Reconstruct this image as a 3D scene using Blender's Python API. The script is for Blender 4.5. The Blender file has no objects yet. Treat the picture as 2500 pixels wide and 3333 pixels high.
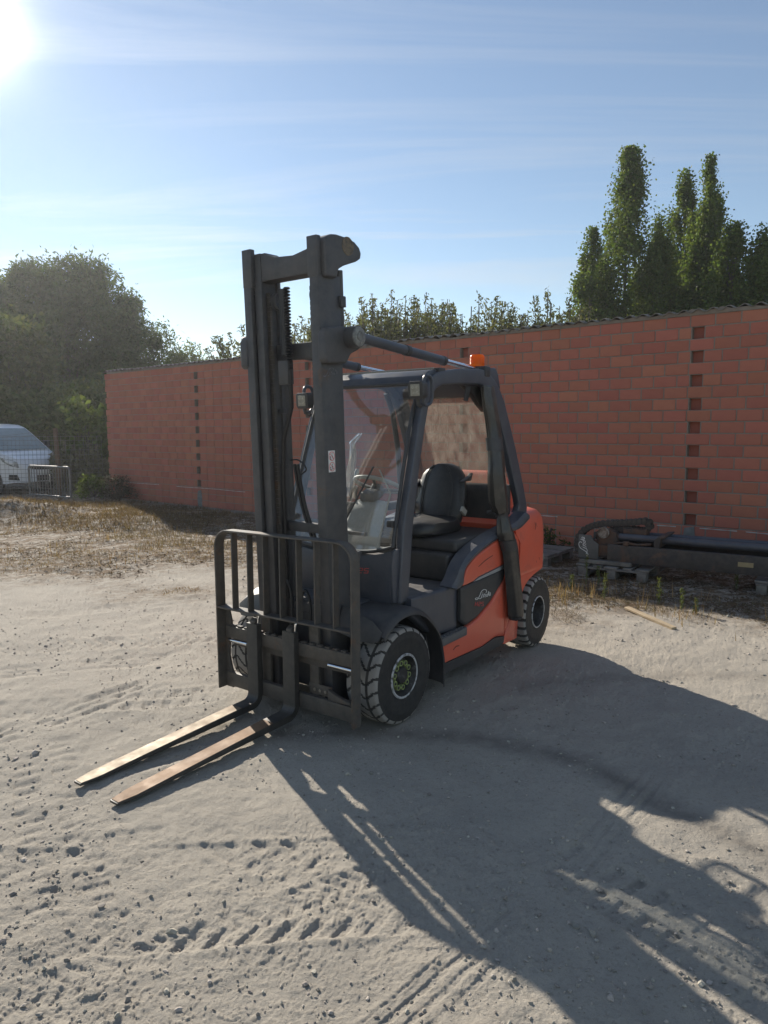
import bpy, bmesh, math, random
import numpy as np
from mathutils import Vector, Matrix
R = math.radians
random.seed(7)
rng = np.random.default_rng(7)
sc = bpy.context.scene
COL = sc.collection

# ------------------------------------------------------------------ camera
CAM_H = 1.755
PITCH, ROLL = .1151, -.0041
cam = bpy.data.cameras.new('camera')
cam.sensor_fit = 'HORIZONTAL'; cam.sensor_width = 36; cam.lens = 2323.5 / 2500 * 36
cam.clip_start = .05; cam.clip_end = 3000
co = bpy.data.objects.new('camera', cam); COL.objects.link(co)
fw = Vector((0, math.cos(PITCH), -math.sin(PITCH))); up = Vector((0, math.sin(PITCH), math.cos(PITCH))); rt = Vector((1, 0, 0))
r2 = rt * math.cos(ROLL) + up * math.sin(ROLL); u2 = -rt * math.sin(ROLL) + up * math.cos(ROLL)
m = Matrix((r2, u2, -fw)).transposed().to_4x4(); m.translation = (0, 0, CAM_H)
co.matrix_world = m
sc.camera = co

# ------------------------------------------------------------------ sky, sun, exposure
SUN_EL, SUN_AZ = R(25.2), R(-28.8)          # azimuth from +Y, positive towards +X
SD = Vector((math.sin(SUN_AZ) * math.cos(SUN_EL), math.cos(SUN_AZ) * math.cos(SUN_EL), math.sin(SUN_EL)))
w = bpy.data.worlds.new('World'); sc.world = w; w.use_nodes = True
nt = w.node_tree; nt.nodes.clear()
def N(tree, t, **kw):
    n = tree.nodes.new(t)
    for k, v in kw.items(): setattr(n, k, v)
    return n
L = nt.links.new
sky = N(nt, 'ShaderNodeTexSky', sky_type='NISHITA', sun_disc=False, sun_elevation=SUN_EL, sun_rotation=SUN_AZ,
        altitude=40, air_density=1.0, dust_density=.0, ozone_density=1.0)
bg = N(nt, 'ShaderNodeBackground'); bg.inputs['Strength'].default_value = .083
out = N(nt, 'ShaderNodeOutputWorld')
tc = N(nt, 'ShaderNodeTexCoord')
# thin cirrus: project the view direction on a flat layer, stretched noise
sep = N(nt, 'ShaderNodeSeparateXYZ'); L(tc.outputs['Generated'], sep.inputs[0])
def mth(op, a, b=None, tree=nt, clamp=False):
    n = N(tree, 'ShaderNodeMath', operation=op, use_clamp=clamp)
    for i, v in enumerate((a, b)):
        if v is None: continue
        if isinstance(v, (int, float)): n.inputs[i].default_value = v
        else: tree.links.new(v, n.inputs[i])
    return n.outputs[0]
zc = mth('ADD', mth('MAXIMUM', sep.outputs[2], 0.0), .07)
cx = mth('DIVIDE', sep.outputs[0], zc); cy = mth('DIVIDE', sep.outputs[1], zc)
cmb = N(nt, 'ShaderNodeCombineXYZ'); L(mth('MULTIPLY', cx, .30), cmb.inputs[0]); L(mth('MULTIPLY', cy, 1.5), cmb.inputs[1])
nz = N(nt, 'ShaderNodeTexNoise'); nz.inputs['Scale'].default_value = .85; nz.inputs['Detail'].default_value = 8; nz.inputs['Roughness'].default_value = .62; nz.inputs['Distortion'].default_value = .7
L(cmb.outputs[0], nz.inputs['Vector'])
nz2 = N(nt, 'ShaderNodeTexNoise'); nz2.inputs['Scale'].default_value = .35; nz2.inputs['Detail'].default_value = 3
L(cmb.outputs[0], nz2.inputs['Vector'])
mr = N(nt, 'ShaderNodeMapRange'); mr.inputs['From Min'].default_value = .50; mr.inputs['From Max'].default_value = .72; mr.inputs['To Max'].default_value = .62; mr.clamp = True
L(nz.outputs['Fac'], mr.inputs['Value'])
mr2 = N(nt, 'ShaderNodeMapRange'); mr2.inputs['From Min'].default_value = .38; mr2.inputs['From Max'].default_value = .62; mr2.clamp = True
L(nz2.outputs['Fac'], mr2.inputs['Value'])
cf = mth('ADD', mth('MULTIPLY', mr.outputs[0], mr2.outputs[0]), .05)
# circumsolar glow through the cirrus, all round the sun's direction
dot = N(nt, 'ShaderNodeVectorMath', operation='DOT_PRODUCT'); dot.inputs[1].default_value = SD
L(tc.outputs['Generated'], dot.inputs[0])
ang = mth('ARCCOSINE', mth('MINIMUM', dot.outputs['Value'], 1.0))
g1 = mth('MULTIPLY', mth('POWER', 2.718, mth('MULTIPLY', ang, -9.0)), .5)
g2 = mth('MULTIPLY', mth('POWER', 2.718, mth('MULTIPLY', ang, -55.0)), 75.0)
glow = mth('ADD', g1, g2)
cloudb = mth('ADD', mth('MULTIPLY', mth('POWER', 2.718, mth('MULTIPLY', ang, -3.0)), 8.0), 5.2)
ccol = N(nt, 'ShaderNodeMix', data_type='RGBA', blend_type='MULTIPLY'); ccol.inputs[0].default_value = 1
ccol.inputs[6].default_value = (1, .97, .93, 1); L(cloudb, ccol.inputs[7])
mx = N(nt, 'ShaderNodeMix', data_type='RGBA'); L(cf, mx.inputs[0]); L(sky.outputs[0], mx.inputs[6]); L(ccol.outputs[2], mx.inputs[7])
ad = N(nt, 'ShaderNodeMix', data_type='RGBA', blend_type='ADD'); ad.inputs[0].default_value = 1
gc = N(nt, 'ShaderNodeMix', data_type='RGBA', blend_type='MULTIPLY'); gc.inputs[0].default_value = 1; gc.inputs[6].default_value = (1, .95, .85, 1); L(glow, gc.inputs[7])
L(mx.outputs[2], ad.inputs[6]); L(gc.outputs[2], ad.inputs[7])
L(ad.outputs[2], bg.inputs['Color']); L(bg.outputs[0], out.inputs[0])

sun = bpy.data.lights.new('sun', 'SUN'); sun.energy = 4.9; sun.angle = R(.53); sun.color = (1, .92, .80)
so = bpy.data.objects.new('sun', sun); COL.objects.link(so)
so.rotation_euler = (-SD).to_track_quat('-Z', 'Y').to_euler()
sc.view_settings.view_transform = 'Standard'; sc.view_settings.look = 'None'
sc.view_settings.exposure = .62; sc.view_settings.gamma = 1; sc.view_settings.use_curve_mapping = False
sc.cycles.max_bounces = 8; sc.cycles.transparent_max_bounces = 24; sc.cycles.use_denoising = True

# ------------------------------------------------------------------ materials
MATS = {}
def pmat(name, c1, c2=None, scale=6., rough=.55, rough2=None, metal=0., bump=0., bscale=40., dust=0., lo=.4, hi=.65,
         dustcol=(.36, .31, .25), spec=.5, rnd=0., coat=0., c3=None, s3=2., lo3=.55, hi3=.7, coords='Object', attr=None, trans=0., alpha=None):
    if name in MATS: return MATS[name]
    mt = bpy.data.materials.new(name); mt.use_nodes = True; t = mt.node_tree; b = t.nodes['Principled BSDF']; k = t.links.new
    tcn = N(t, 'ShaderNodeTexCoord'); vec = tcn.outputs[coords]
    def noise(s, d=6, r=.6, dist=0):
        n = N(t, 'ShaderNodeTexNoise'); n.inputs['Scale'].default_value = s; n.inputs['Detail'].default_value = d
        n.inputs['Roughness'].default_value = r; n.inputs['Distortion'].default_value = dist; k(vec, n.inputs['Vector']); return n.outputs['Fac']
    def rng_(v, a, bb, o0=0., o1=1.):
        n = N(t, 'ShaderNodeMapRange'); n.clamp = True; k(v, n.inputs[0])
        for i, q in enumerate((a, bb, o0, o1)): n.inputs[i + 1].default_value = q
        return n.outputs[0]
    def mix(f, a, bb, mode='MIX'):
        n = N(t, 'ShaderNodeMix', data_type='RGBA', blend_type=mode)
        for i, q in ((0, f), (6, a), (7, bb)):
            if isinstance(q, (int, float)): n.inputs[i].default_value = q
            elif isinstance(q, tuple): n.inputs[i].default_value = (*q, 1)
            else: k(q, n.inputs[i])
        return n.outputs[2]
    col = None
    f1 = rng_(noise(scale), lo, hi)
    col = mix(f1, c1, c2 or tuple(x * .8 for x in c1))
    if c3: col = mix(rng_(noise(s3, 8, .7, .6), lo3, hi3), col, c3)
    if rnd:
        if attr:
            a = N(t, 'ShaderNodeAttribute', attribute_name=attr); rv = a.outputs['Fac']
        else:
            oi = N(t, 'ShaderNodeObjectInfo'); rv = oi.outputs['Random']
        hs = N(t, 'ShaderNodeHueSaturation'); k(col, hs.inputs['Color'])
        k(rng_(rv, 0, 1, 1 - rnd, 1 + rnd), hs.inputs['Value'])
        r2_ = mth('FRACT', mth('MULTIPLY', rv, 7.31, t), None, t)
        k(rng_(r2_, 0, 1, .5 - rnd * .07, .5 + rnd * .07), hs.inputs['Hue'])
        col = hs.outputs[0]
    rgh = None
    if dust:
        g = N(t, 'ShaderNodeNewGeometry'); s_ = N(t, 'ShaderNodeSeparateXYZ'); k(g.outputs['Normal'], s_.inputs[0])
        upf = rng_(s_.outputs[2], -.35, .95, .35, 1.)
        df = mth('MULTIPLY', mth('MULTIPLY', upf, rng_(noise(scale * 1.7, 8, .7), .33, .72), t), dust, t)
        col = mix(df, col, dustcol)
        rgh = rng_(df, 0, .6, rough, .9)
    k(col, b.inputs['Base Color'])
    b.inputs['Metallic'].default_value = metal; b.inputs['Specular IOR Level'].default_value = spec
    if coat: b.inputs['Coat Weight'].default_value = coat; b.inputs['Coat Roughness'].default_value = .15
    if rgh is not None: k(rgh, b.inputs['Roughness'])
    elif rough2 is not None: k(rng_(noise(scale * 2.3), .35, .65, rough, rough2), b.inputs['Roughness'])
    else: b.inputs['Roughness'].default_value = rough
    if bump:
        bp = N(t, 'ShaderNodeBump'); bp.inputs['Strength'].default_value = 1; bp.inputs['Distance'].default_value = bump
        k(noise(bscale, 8, .65), bp.inputs['Height']); k(bp.outputs[0], b.inputs['Normal'])
    if trans: 
        b.inputs['Transmission Weight'].default_value = 0
        tr = N(t, 'ShaderNodeBsdfTranslucent'); k(mix(1., col, (1.0, .95, .5), 'MULTIPLY'), tr.inputs['Color'])
        ms = N(t, 'ShaderNodeMixShader'); ms.inputs[0].default_value = trans
        o = t.nodes['Material Output']; k(b.outputs[0], ms.inputs[1]); k(tr.outputs[0], ms.inputs[2]); k(ms.outputs[0], o.inputs[0])
    MATS[name] = mt
    return mt

def glass(name, tint=(.93, .96, .97), dust=.1, dscale=5., gloss=.06, streak=False):
    mt = bpy.data.materials.new(name); mt.use_nodes = True; t = mt.node_tree; k = t.links.new
    t.nodes.remove(t.nodes['Principled BSDF']); o = t.nodes['Material Output']
    tr = N(t, 'ShaderNodeBsdfTransparent'); tr.inputs[0].default_value = (*tint, 1)
    gl = N(t, 'ShaderNodeBsdfGlossy'); gl.inputs['Roughness'].default_value = .03
    ge = N(t, 'ShaderNodeNewGeometry'); dp = N(t, 'ShaderNodeVectorMath', operation='DOT_PRODUCT'); k(ge.outputs['Normal'], dp.inputs[0]); k(ge.outputs['Incoming'], dp.inputs[1])
    sch = mth('POWER', mth('SUBTRACT', 1.0, mth('ABSOLUTE', dp.outputs['Value'], None, t), t, True), 5.0, t)
    ff = mth('ADD', mth('MULTIPLY', sch, .95, t), gloss, t, True)
    m1 = N(t, 'ShaderNodeMixShader'); k(ff, m1.inputs[0]); k(tr.outputs[0], m1.inputs[1]); k(gl.outputs[0], m1.inputs[2])
    tcn = N(t, 'ShaderNodeTexCoord'); nz_ = N(t, 'ShaderNodeTexNoise'); nz_.inputs['Scale'].default_value = dscale; nz_.inputs['Detail'].default_value = 10; nz_.inputs['Roughness'].default_value = .75
    mp = N(t, 'ShaderNodeMapping'); k(tcn.outputs['Object'], mp.inputs[0]); mp.inputs['Scale'].default_value = (1, 1, .45) if streak else (1, 1, 1); k(mp.outputs[0], nz_.inputs[0])
    mr_ = N(t, 'ShaderNodeMapRange'); mr_.clamp = True; k(nz_.outputs['Fac'], mr_.inputs[0])
    for i, q in enumerate((.4, .75, dust * .35, dust * 1.8)): mr_.inputs[i + 1].default_value = q
    df = N(t, 'ShaderNodeBsdfDiffuse'); df.inputs[0].default_value = (.55, .5, .43, 1)
    dt = N(t, 'ShaderNodeBsdfTranslucent'); dt.inputs[0].default_value = (.55, .5, .43, 1)
    dm = N(t, 'ShaderNodeMixShader'); dm.inputs[0].default_value = .5; k(df.outputs[0], dm.inputs[1]); k(dt.outputs[0], dm.inputs[2])
    m2 = N(t, 'ShaderNodeMixShader'); k(mr_.outputs[0], m2.inputs[0]); k(m1.outputs[0], m2.inputs[1]); k(dm.outputs[0], m2.inputs[2])
    k(m2.outputs[0], o.inputs[0]); MATS[name] = mt
    return mt

M_mast = pmat('mast_paint', (.056, .057, .063), (.043, .044, .048), 9, .5, dust=.22, bump=.0004, bscale=120, c3=(.10, .055, .032), s3=5, lo3=.62, hi3=.74)
M_navy = pmat('cab_paint', (.056, .064, .084), (.045, .052, .068), 5, .36, dust=.2, bump=.0002, bscale=200)
M_black = pmat('black_plastic', (.034, .034, .037), (.042, .042, .044), 8, .48, dust=.16, bump=.0002, bscale=300)
M_carr = pmat('carriage_steel', (.048, .045, .043), (.070, .060, .050), 11, .55, dust=.3, bump=.0006, bscale=90, c3=(.13, .06, .03), s3=7, lo3=.56, hi3=.72)
M_red = pmat('red_paint', (.72, .122, .064), (.66, .112, .060), 3, .36, dust=.2, bump=.0002, bscale=60, coat=.15, c3=(.52, .10, .065), s3=4, lo3=.56, hi3=.68)
M_rubber = pmat('tyre_rubber', (.016, .016, .017), (.032, .030, .028), 14, .7, dust=.12, bump=.0008, bscale=110)
M_tread = pmat('tyre_tread', (.26, .242, .220), (.30, .28, .255), 9, .9, bump=.001, bscale=90)
M_rim = pmat('rim_dark', (.022, .022, .023), (.12, .12, .12), 22, .5, lo=.55, hi=.7, dust=.15)
M_rimw = pmat('rim_edge', (.50, .50, .50), (.09, .09, .09), 26, .45, lo=.5, hi=.62, metal=.2)
M_nut = pmat('nut_indicator', (.34, .41, .14), (.25, .31, .12), 30, .5, dust=.25)
M_chrome = pmat('chrome', (.78, .8, .83), (.7, .72, .75), 6, .12, metal=1.)
M_steel = pmat('worn_steel', (.33, .27, .185), (.23, .165, .105), 5, .6, rough2=.75, metal=.25, lo=.42, hi=.6, bump=.0004, bscale=60)
M_steel2 = pmat('worn_rusty_steel', (.29, .18, .10), (.20, .12, .065), 5, .65, rough2=.8, metal=.15, lo=.4, hi=.6, bump=.0004, bscale=60)
M_seat = pmat('seat_vinyl', (.020, .021, .024), (.026, .026, .028), 9, .38, dust=.12, bump=.0003, bscale=200)
M_cream = pmat('grey_plastic', (.40, .385, .34), (.36, .345, .30), 8, .5, dust=.25)
M_dgrey = pmat('dark_grey_plastic', (.10, .10, .105), (.085, .085, .09), 8, .5, dust=.3)
M_white = pmat('white_print', (.72, .71, .69), (.66, .65, .63), 40, .5)
M_grey = pmat('grey_print', (.30, .31, .31), (.26, .27, .27), 30, .5)
M_redprint = pmat('red_print', (.62, .09, .08), (.55, .08, .07), 40, .5)
M_ink = pmat('black_print', (.02, .02, .02), None, 40, .6)
M_orange = pmat('beacon_lens', (.90, .27, .01), (.85, .22, .01), 12, .2, trans=.55)
M_tarp = pmat('tarp_vinyl', (.028, .026, .025), (.085, .075, .062), 7, .3, rough2=.5, lo=.5, hi=.75, dust=.12, bump=.0025, bscale=14)
M_lens = pmat('lamp_lens', (.34, .33, .28), (.28, .27, .22), 60, .25)
M_hose = pmat('hose_rubber', (.02, .02, .022), None, 20, .45)
M_glass = glass('cab_glass', dust=.085, dscale=9, gloss=.09)
M_pvc = glass('clear_vinyl', (.90, .89, .86), .22, 14, .03, True)
M_poly = glass('plastic_film', (.9, .9, .88), .25, 30, .25)

# ------------------------------------------------------------------ mesh helpers
class MB:
    def __init__(s): s.v = []; s.f = []
    def add(s, vs, fs):
        o = len(s.v); s.v += [tuple(map(float, p)) for p in vs]; s.f += [tuple(i + o for i in f) for f in fs]; return s
    def box(s, x0, x1, y0, y1, z0, z1):
        return s.add([(x0,y0,z0),(x1,y0,z0),(x1,y1,z0),(x0,y1,z0),(x0,y0,z1),(x1,y0,z1),(x1,y1,z1),(x0,y1,z1)],
                     [(0,3,2,1),(4,5,6,7),(0,1,5,4),(1,2,6,5),(2,3,7,6),(3,0,4,7)])
    def obox(s, c, ax, h):
        c = Vector(c); A = [Vector(a).normalized() * q for a, q in zip(ax, h)]
        vs = [c + A[0]*i + A[1]*j + A[2]*k for k in (-1,1) for j in (-1,1) for i in (-1,1)]
        return s.add(vs, [(0,2,3,1),(4,5,7,6),(0,1,5,4),(1,3,7,5),(3,2,6,7),(2,0,4,6)])
    def prism(s, poly, a0, a1, axis='y', fn=None):
        n = len(poly)
        if axis == 'y': mk = lambda p, a: (p[0], a, p[1])
        elif axis == 'x': mk = lambda p, a: (a, p[0], p[1])
        else: mk = lambda p, a: (p[0], p[1], a)
        vs = [mk(p, a0) for p in poly] + [mk(p, a1) for p in poly]
        if fn: vs = [fn(v) for v in vs]
        return s.add(vs, [tuple(range(n)), tuple(range(2*n-1, n-1, -1))] + [(i, i+n, (i+1) % n + n, (i+1) % n) for i in range(n)])
    def tube(s, path, r, n=12, cap=True, closed=False):
        P = [Vector(p) for p in path]; m_ = len(P); rs = r if isinstance(r, (list, tuple)) else [r]*m_
        o = len(s.v); prev = None
        for i, p in enumerate(P):
            if closed: t = P[(i+1) % m_] - P[i-1]
            else: t = P[min(i+1, m_-1)] - P[max(i-1, 0)]
            t.normalize()
            if prev is None:
                a = Vector((0,0,1)) if abs(t.z) < .9 else Vector((1,0,0)); u_ = t.cross(a).normalized()
            else:
                u_ = (prev - t * prev.dot(t)).normalized()
            prev = u_; v_ = t.cross(u_)
            for j in range(n):
                q = 2*math.pi*j/n; s.v.append(tuple(p + (u_*math.cos(q) + v_*math.sin(q))*rs[i]))
        for i in range(m_ if closed else m_-1):
            i2 = (i+1) % m_
            for j in range(n): s.f.append((o+i*n+j, o+i*n+(j+1) % n, o+i2*n+(j+1) % n, o+i2*n+j))
        if cap and not closed:
            s.f.append(tuple(o+j for j in range(n-1, -1, -1))); s.f.append(tuple(o+(m_-1)*n+j for j in range(n)))
        return s
    def lathe(s, prof, c, d, n=32, cap=False):
        c = Vector(c); d = Vector(d).normalized(); a = Vector((0,0,1)) if abs(d.z) < .9 else Vector((1,0,0)); u_ = d.cross(a).normalized(); v_ = d.cross(u_)
        o = len(s.v)
        for r_, h in prof:
            for j in range(n):
                q = 2*math.pi*j/n; s.v.append(tuple(c + d*h + (u_*math.cos(q)+v_*math.sin(q))*r_))
        for i in range(len(prof)-1):
            for j in range(n): s.f.append((o+i*n+j, o+i*n+(j+1) % n, o+(i+1)*n+(j+1) % n, o+(i+1)*n+j))
        if cap: s.f.append(tuple(o+j for j in range(n))); s.f.append(tuple(o+(len(prof)-1)*n+j for j in range(n-1,-1,-1)))
        return s
    def strip(s, A, B):          # quads between two equally long point rows
        o = len(s.v); n = len(A); s.v += [tuple(p) for p in A] + [tuple(p) for p in B]
        s.f += [(o+i, o+i+1, o+n+i+1, o+n+i) for i in range(n-1)]; return s
    def grid(s, rows, closeu=False):
        o = len(s.v); nr, nc = len(rows), len(rows[0])
        for r_ in rows: s.v += [tuple(p) for p in r_]
        for i in range(nr-1):
            for j in range(nc if closeu else nc-1): s.f.append((o+i*nc+j, o+i*nc+(j+1) % nc, o+(i+1)*nc+(j+1) % nc, o+(i+1)*nc+j))
        return s
    def mesh(s, name, mat, bevel=0., seg=2, smooth=True, ang=40, solid=0., subd=0, weld=False):
        me = bpy.data.meshes.new(name); me.from_pydata(s.v, [], s.f)
        if bevel or solid or subd or weld:
            bm = bmesh.new(); bm.from_mesh(me)
            bmesh.ops.remove_doubles(bm, verts=bm.verts, dist=1e-5)
            bmesh.ops.recalc_face_normals(bm, faces=bm.faces)
            if solid: bmesh.ops.solidify(bm, geom=bm.faces[:], thickness=solid); bmesh.ops.recalc_face_normals(bm, faces=bm.faces)
            if bevel:
                es = [e for e in bm.edges if len(e.link_faces) == 2 and e.calc_face_angle(0) > R(32)]
                bmesh.ops.bevel(bm, geom=es, offset=bevel, segments=seg, profile=.6, affect='EDGES', clamp_overlap=True)
            if subd: bmesh.ops.subdivide_edges(bm, edges=bm.edges[:], cuts=subd, use_grid_fill=True)
            bm.to_mesh(me); bm.free()
        else:
            bm = bmesh.new(); bm.from_mesh(me); bmesh.ops.recalc_face_normals(bm, faces=bm.faces); bm.to_mesh(me); bm.free()
        me.materials.append(mat)
        if smooth:
            me.polygons.foreach_set('use_smooth', [True]*len(me.polygons)); me.set_sharp_from_angle(angle=R(ang))
        return me
    def build(s, name, mat, parent=None, **kw):
        return link(name, s.mesh(name, mat, **kw), parent)
def link(name, me, parent=None, loc=None, rot=None, scl=None):
    o = bpy.data.objects.new(name, me); COL.objects.link(o)
    if parent is not None: o.parent = parent
    if loc is not None: o.location = loc
    if rot is not None: o.rotation_euler = rot
    if scl is not None: o.scale = scl
    return o
def tag(o, label=None, cat=None, group=None, kind=None):
    for k_, v_ in (('label', label), ('category', cat), ('group', group), ('kind', kind)):
        if v_: o[k_] = v_
    return o
def thing(name, label, cat, loc=(0,0,0), rz=0, group=None):
    return tag(link(name, None, None, loc, (0,0,rz)), label, cat, group)
def copy_tree(o, parent=None):
    c = o.copy(); COL.objects.link(c); c.parent = parent
    for ch in [x for x in bpy.data.objects if x.parent is o]: copy_tree(ch, c)
    return c
def interp(x, pts):
    xs = [p[0] for p in pts]; ys = [p[1] for p in pts]
    if xs[0] > xs[-1]: xs, ys = xs[::-1], ys[::-1]
    return float(np.interp(x, xs, ys))
def smooth_path(pts, n=6, closed=False):
    P = [np.array(p, float) for p in pts]; out_ = []
    m_ = len(P)
    for i in range(m_ if closed else m_-1):
        p0 = P[i-1] if (i > 0 or closed) else P[0]; p1 = P[i]; p2 = P[(i+1) % m_]; p3 = P[(i+2) % m_] if (closed or i+2 < m_) else P[-1]
        for k_ in range(n):
            t = k_/n; out_.append(.5*((2*p1)+(-p0+p2)*t+(2*p0-5*p1+4*p2-p3)*t*t+(-p0+3*p1-3*p2+p3)*t**3))
    if not closed: out_.append(P[-1])
    return [tuple(p) for p in out_]
def fast_mesh(name, verts, faces_n, mat, attr=None, smooth=False):
    # verts (N*k,3) laid out so that every k of them make one face
    me = bpy.data.meshes.new(name); nv = len(verts); k_ = faces_n; nf = nv//k_
    me.vertices.add(nv); me.vertices.foreach_set('co', np.ascontiguousarray(verts, dtype=np.float32).ravel())
    me.loops.add(nv); me.loops.foreach_set('vertex_index', np.arange(nv, dtype=np.int32))
    me.polygons.add(nf); me.polygons.foreach_set('loop_start', np.arange(0, nv, k_, dtype=np.int32))
    me.update(calc_edges=True)
    if attr is not None:
        a = me.attributes.new('rv', 'FLOAT', 'FACE'); a.data.foreach_set('value', np.ascontiguousarray(attr, dtype=np.float32))
    if smooth: me.polygons.foreach_set('use_smooth', [True]*nf)
    me.materials.append(mat); return me
# lattice value noise
_tab = rng.random((256, 256))
def vnoise(x, y, seed=0):
    xi = np.floor(x).astype(int); yi = np.floor(y).astype(int); xf = x-xi; yf = y-yi
    xf = xf*xf*xf*(xf*(xf*6-15)+10); yf = yf*yf*yf*(yf*(yf*6-15)+10)
    g = lambda a, b: _tab[(a+seed*37) & 255, (b+seed*91) & 255]
    return (g(xi,yi)*(1-xf)+g(xi+1,yi)*xf)*(1-yf) + (g(xi,yi+1)*(1-xf)+g(xi+1,yi+1)*xf)*yf
def fbm(x, y, oct=4, seed=0, gain=.5):
    a = 1.; s_ = 0.; t = 0.
    for i in range(oct):
        s_ = s_ + a*(vnoise(x, y, seed+i)-.5); t += a; a *= gain; x = x*2.03+3.1; y = y*2.03+1.7
    return s_/t

# ------------------------------------------------------------------ wall frame (used by several builders)
WA = np.array([-4.157, 16.075]); WD = np.array([.76908, -.63916]); WN = np.array([.63916, .76908])   # point, along, away from camera
def wall_pt(s_, d_, z): p = WA + WD*s_ + WN*d_; return (p[0], p[1], z)     # d_ < 0: in front of the face
WALL_RZ = math.atan2(WD[1], WD[0])

# ------------------------------------------------------------------ ground
def track(x, y, p0, a, ln, wd, pitch, kind, depth):
    c, s_ = math.cos(a), math.sin(a); u = (x-p0[0])*c + (y-p0[1])*s_; v = -(x-p0[0])*s_ + (y-p0[1])*c
    v = v + .04*np.sin(u*1.3)
    win = np.clip((u+.1)/.3, 0, 1)*np.clip((ln-u)/.3, 0, 1)*np.clip((wd/2-np.abs(v))/.02, 0, 1)
    worn = np.clip(.5+2.6*fbm(x*3.1+a*7, y*3.1, 4, 11, .7), 0, 1)
    if kind == 'chev': ph = (u+np.abs(v)*.75)/pitch
    elif kind == 'dash': ph = u/pitch + .5*(v > 0)
    else: ph = v/pitch
    fr = np.abs(ph-np.floor(ph)-.5)*2
    g = np.clip((fr-.45)/.25, 0, 1)
    if kind == 'dash': g = g*(np.abs(np.abs(v)-wd*.25) < wd*.17)
    rim = np.exp(-((np.abs(v)-wd/2)/.025)**2)*np.clip((u+.1)/.3, 0, 1)*np.clip((ln-u)/.3, 0, 1)
    return win*worn*(-depth*g - depth*.35) + rim*worn*depth*.55
TR = [((-2.0, 2.72), .06, 2.2, .24, .11, 'chev', .010), ((-3.4, 5.6), .18, 3.0, .36, .10, 'chev', .012), ((-1.4, 3.55), .75, 1.2, .3, .1, 'rib', .008), ((-1.75, 2.28), .10, 2.0, .24, .11, 'chev', .010), ((-2.7, 3.35), .95, 2.0, .30, .085, 'rib', .013),
      ((-1.95, 3.9), -1.05, 2.0, .36, .10, 'dash', .009), ((-.1, 1.75), .87, 2.4, .22, .055, 'rib', .006),
      ((1.45, 1.7), 2.2, 1.5, .34, .10, 'dash', .011), ((-2.9, 5.0), .35, 2.6, .34, .09, 'rib', .013), ((-3.6, 6.6), .42, 2.8, .3, .1, 'rib', .013),
      ((-1.2, 2.0), .55, 1.6, .16, .07, 'chev', .008), ((-.9, 3.0), -.5, 1.3, .2, .09, 'dash', .009),
      ((.3, 2.9), -.25, 1.6, .26, .10, 'chev', .008), ((-2.2, 2.6), .25, 1.4, .3, .1, 'dash', .009), ((-3.2, 4.2), .2, 2.3, .32, .12, 'dash', .010)]
def litter_mask(x, y):
    d_ = (x-WA[0])*WN[0] + (y-WA[1])*WN[1]                         # distance to the wall face, negative in front
    n1 = fbm(x*.8, y*.8, 4, 21)
    near_wall = np.clip((d_+3.6+2.2*n1)/1.3, 0, 1)
    left = np.clip((y-7.6+3*n1)/1.6, 0, 1)*np.clip((1.5-x)/1.5, 0, 1)
    return np.clip(np.maximum(near_wall, left), 0, 1)
def ground_h(x, y):
    x = np.asarray(x, float); y = np.asarray(y, float)
    r = np.sqrt(x*x+y*y)
    h = .07*fbm(x*.25, y*.25, 3, 1) - .0
    h = h*np.clip((r-3)/6, 0, 1)
    h = h + .40*np.exp(-((x+8.8)/3.0)**2 - ((y-14.3)/1.25)**2)*(1+.9*fbm(x*1.7, y*1.7, 3, 5)) + .10*np.exp(-((x+4.6)/1.2)**2-((y-13.2)/.8)**2)
    det = np.clip((14-r)/4, 0.12, 1)
    h = h + det*(.022*fbm(x*2.2, y*2.2, 3, 2) + .016*fbm(x*7.5, y*7.5, 3, 3) + .007*fbm(x*26, y*26, 3, 4, .7))
    c1 = np.clip(vnoise(x*52+3*fbm(x*30, y*30, 2, 51), y*52+3*fbm(x*30, y*30, 2, 53), 7)-.70, 0, 1); c2 = np.clip(vnoise(x*105, y*105+1.5*fbm(x*30, y*30, 2, 52), 8)-.66, 0, 1)
    patch = np.clip(.5+2.5*fbm(x*1.1, y*1.1, 2, 14), .15, 1)
    k1 = np.clip(c1/.07, 0, 1); k2 = np.clip(c2/.08, 0, 1)
    h = h + det*patch*(k1*.0032*(.5+vnoise(x*19, y*19, 61)) + k2*.0020)
    for t in TR: h = h + track(x, y, *t)
    lm = litter_mask(x, y)
    h = h + lm*(.05*fbm(x*3.2, y*3.2, 3, 9) + .03*np.clip(fbm(x*9, y*9, 2, 10), 0, 1))
    # pressed flat where the truck stands
    for wx, wy in ((.12, 4.12), (1.31, 5.55), (-.84, 4.86), (.25, 6.2)):
        k_ = np.exp(-((x-wx)**2+(y-wy)**2)/.09); h = h*(1-k_) - .004*k_
    return h
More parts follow.
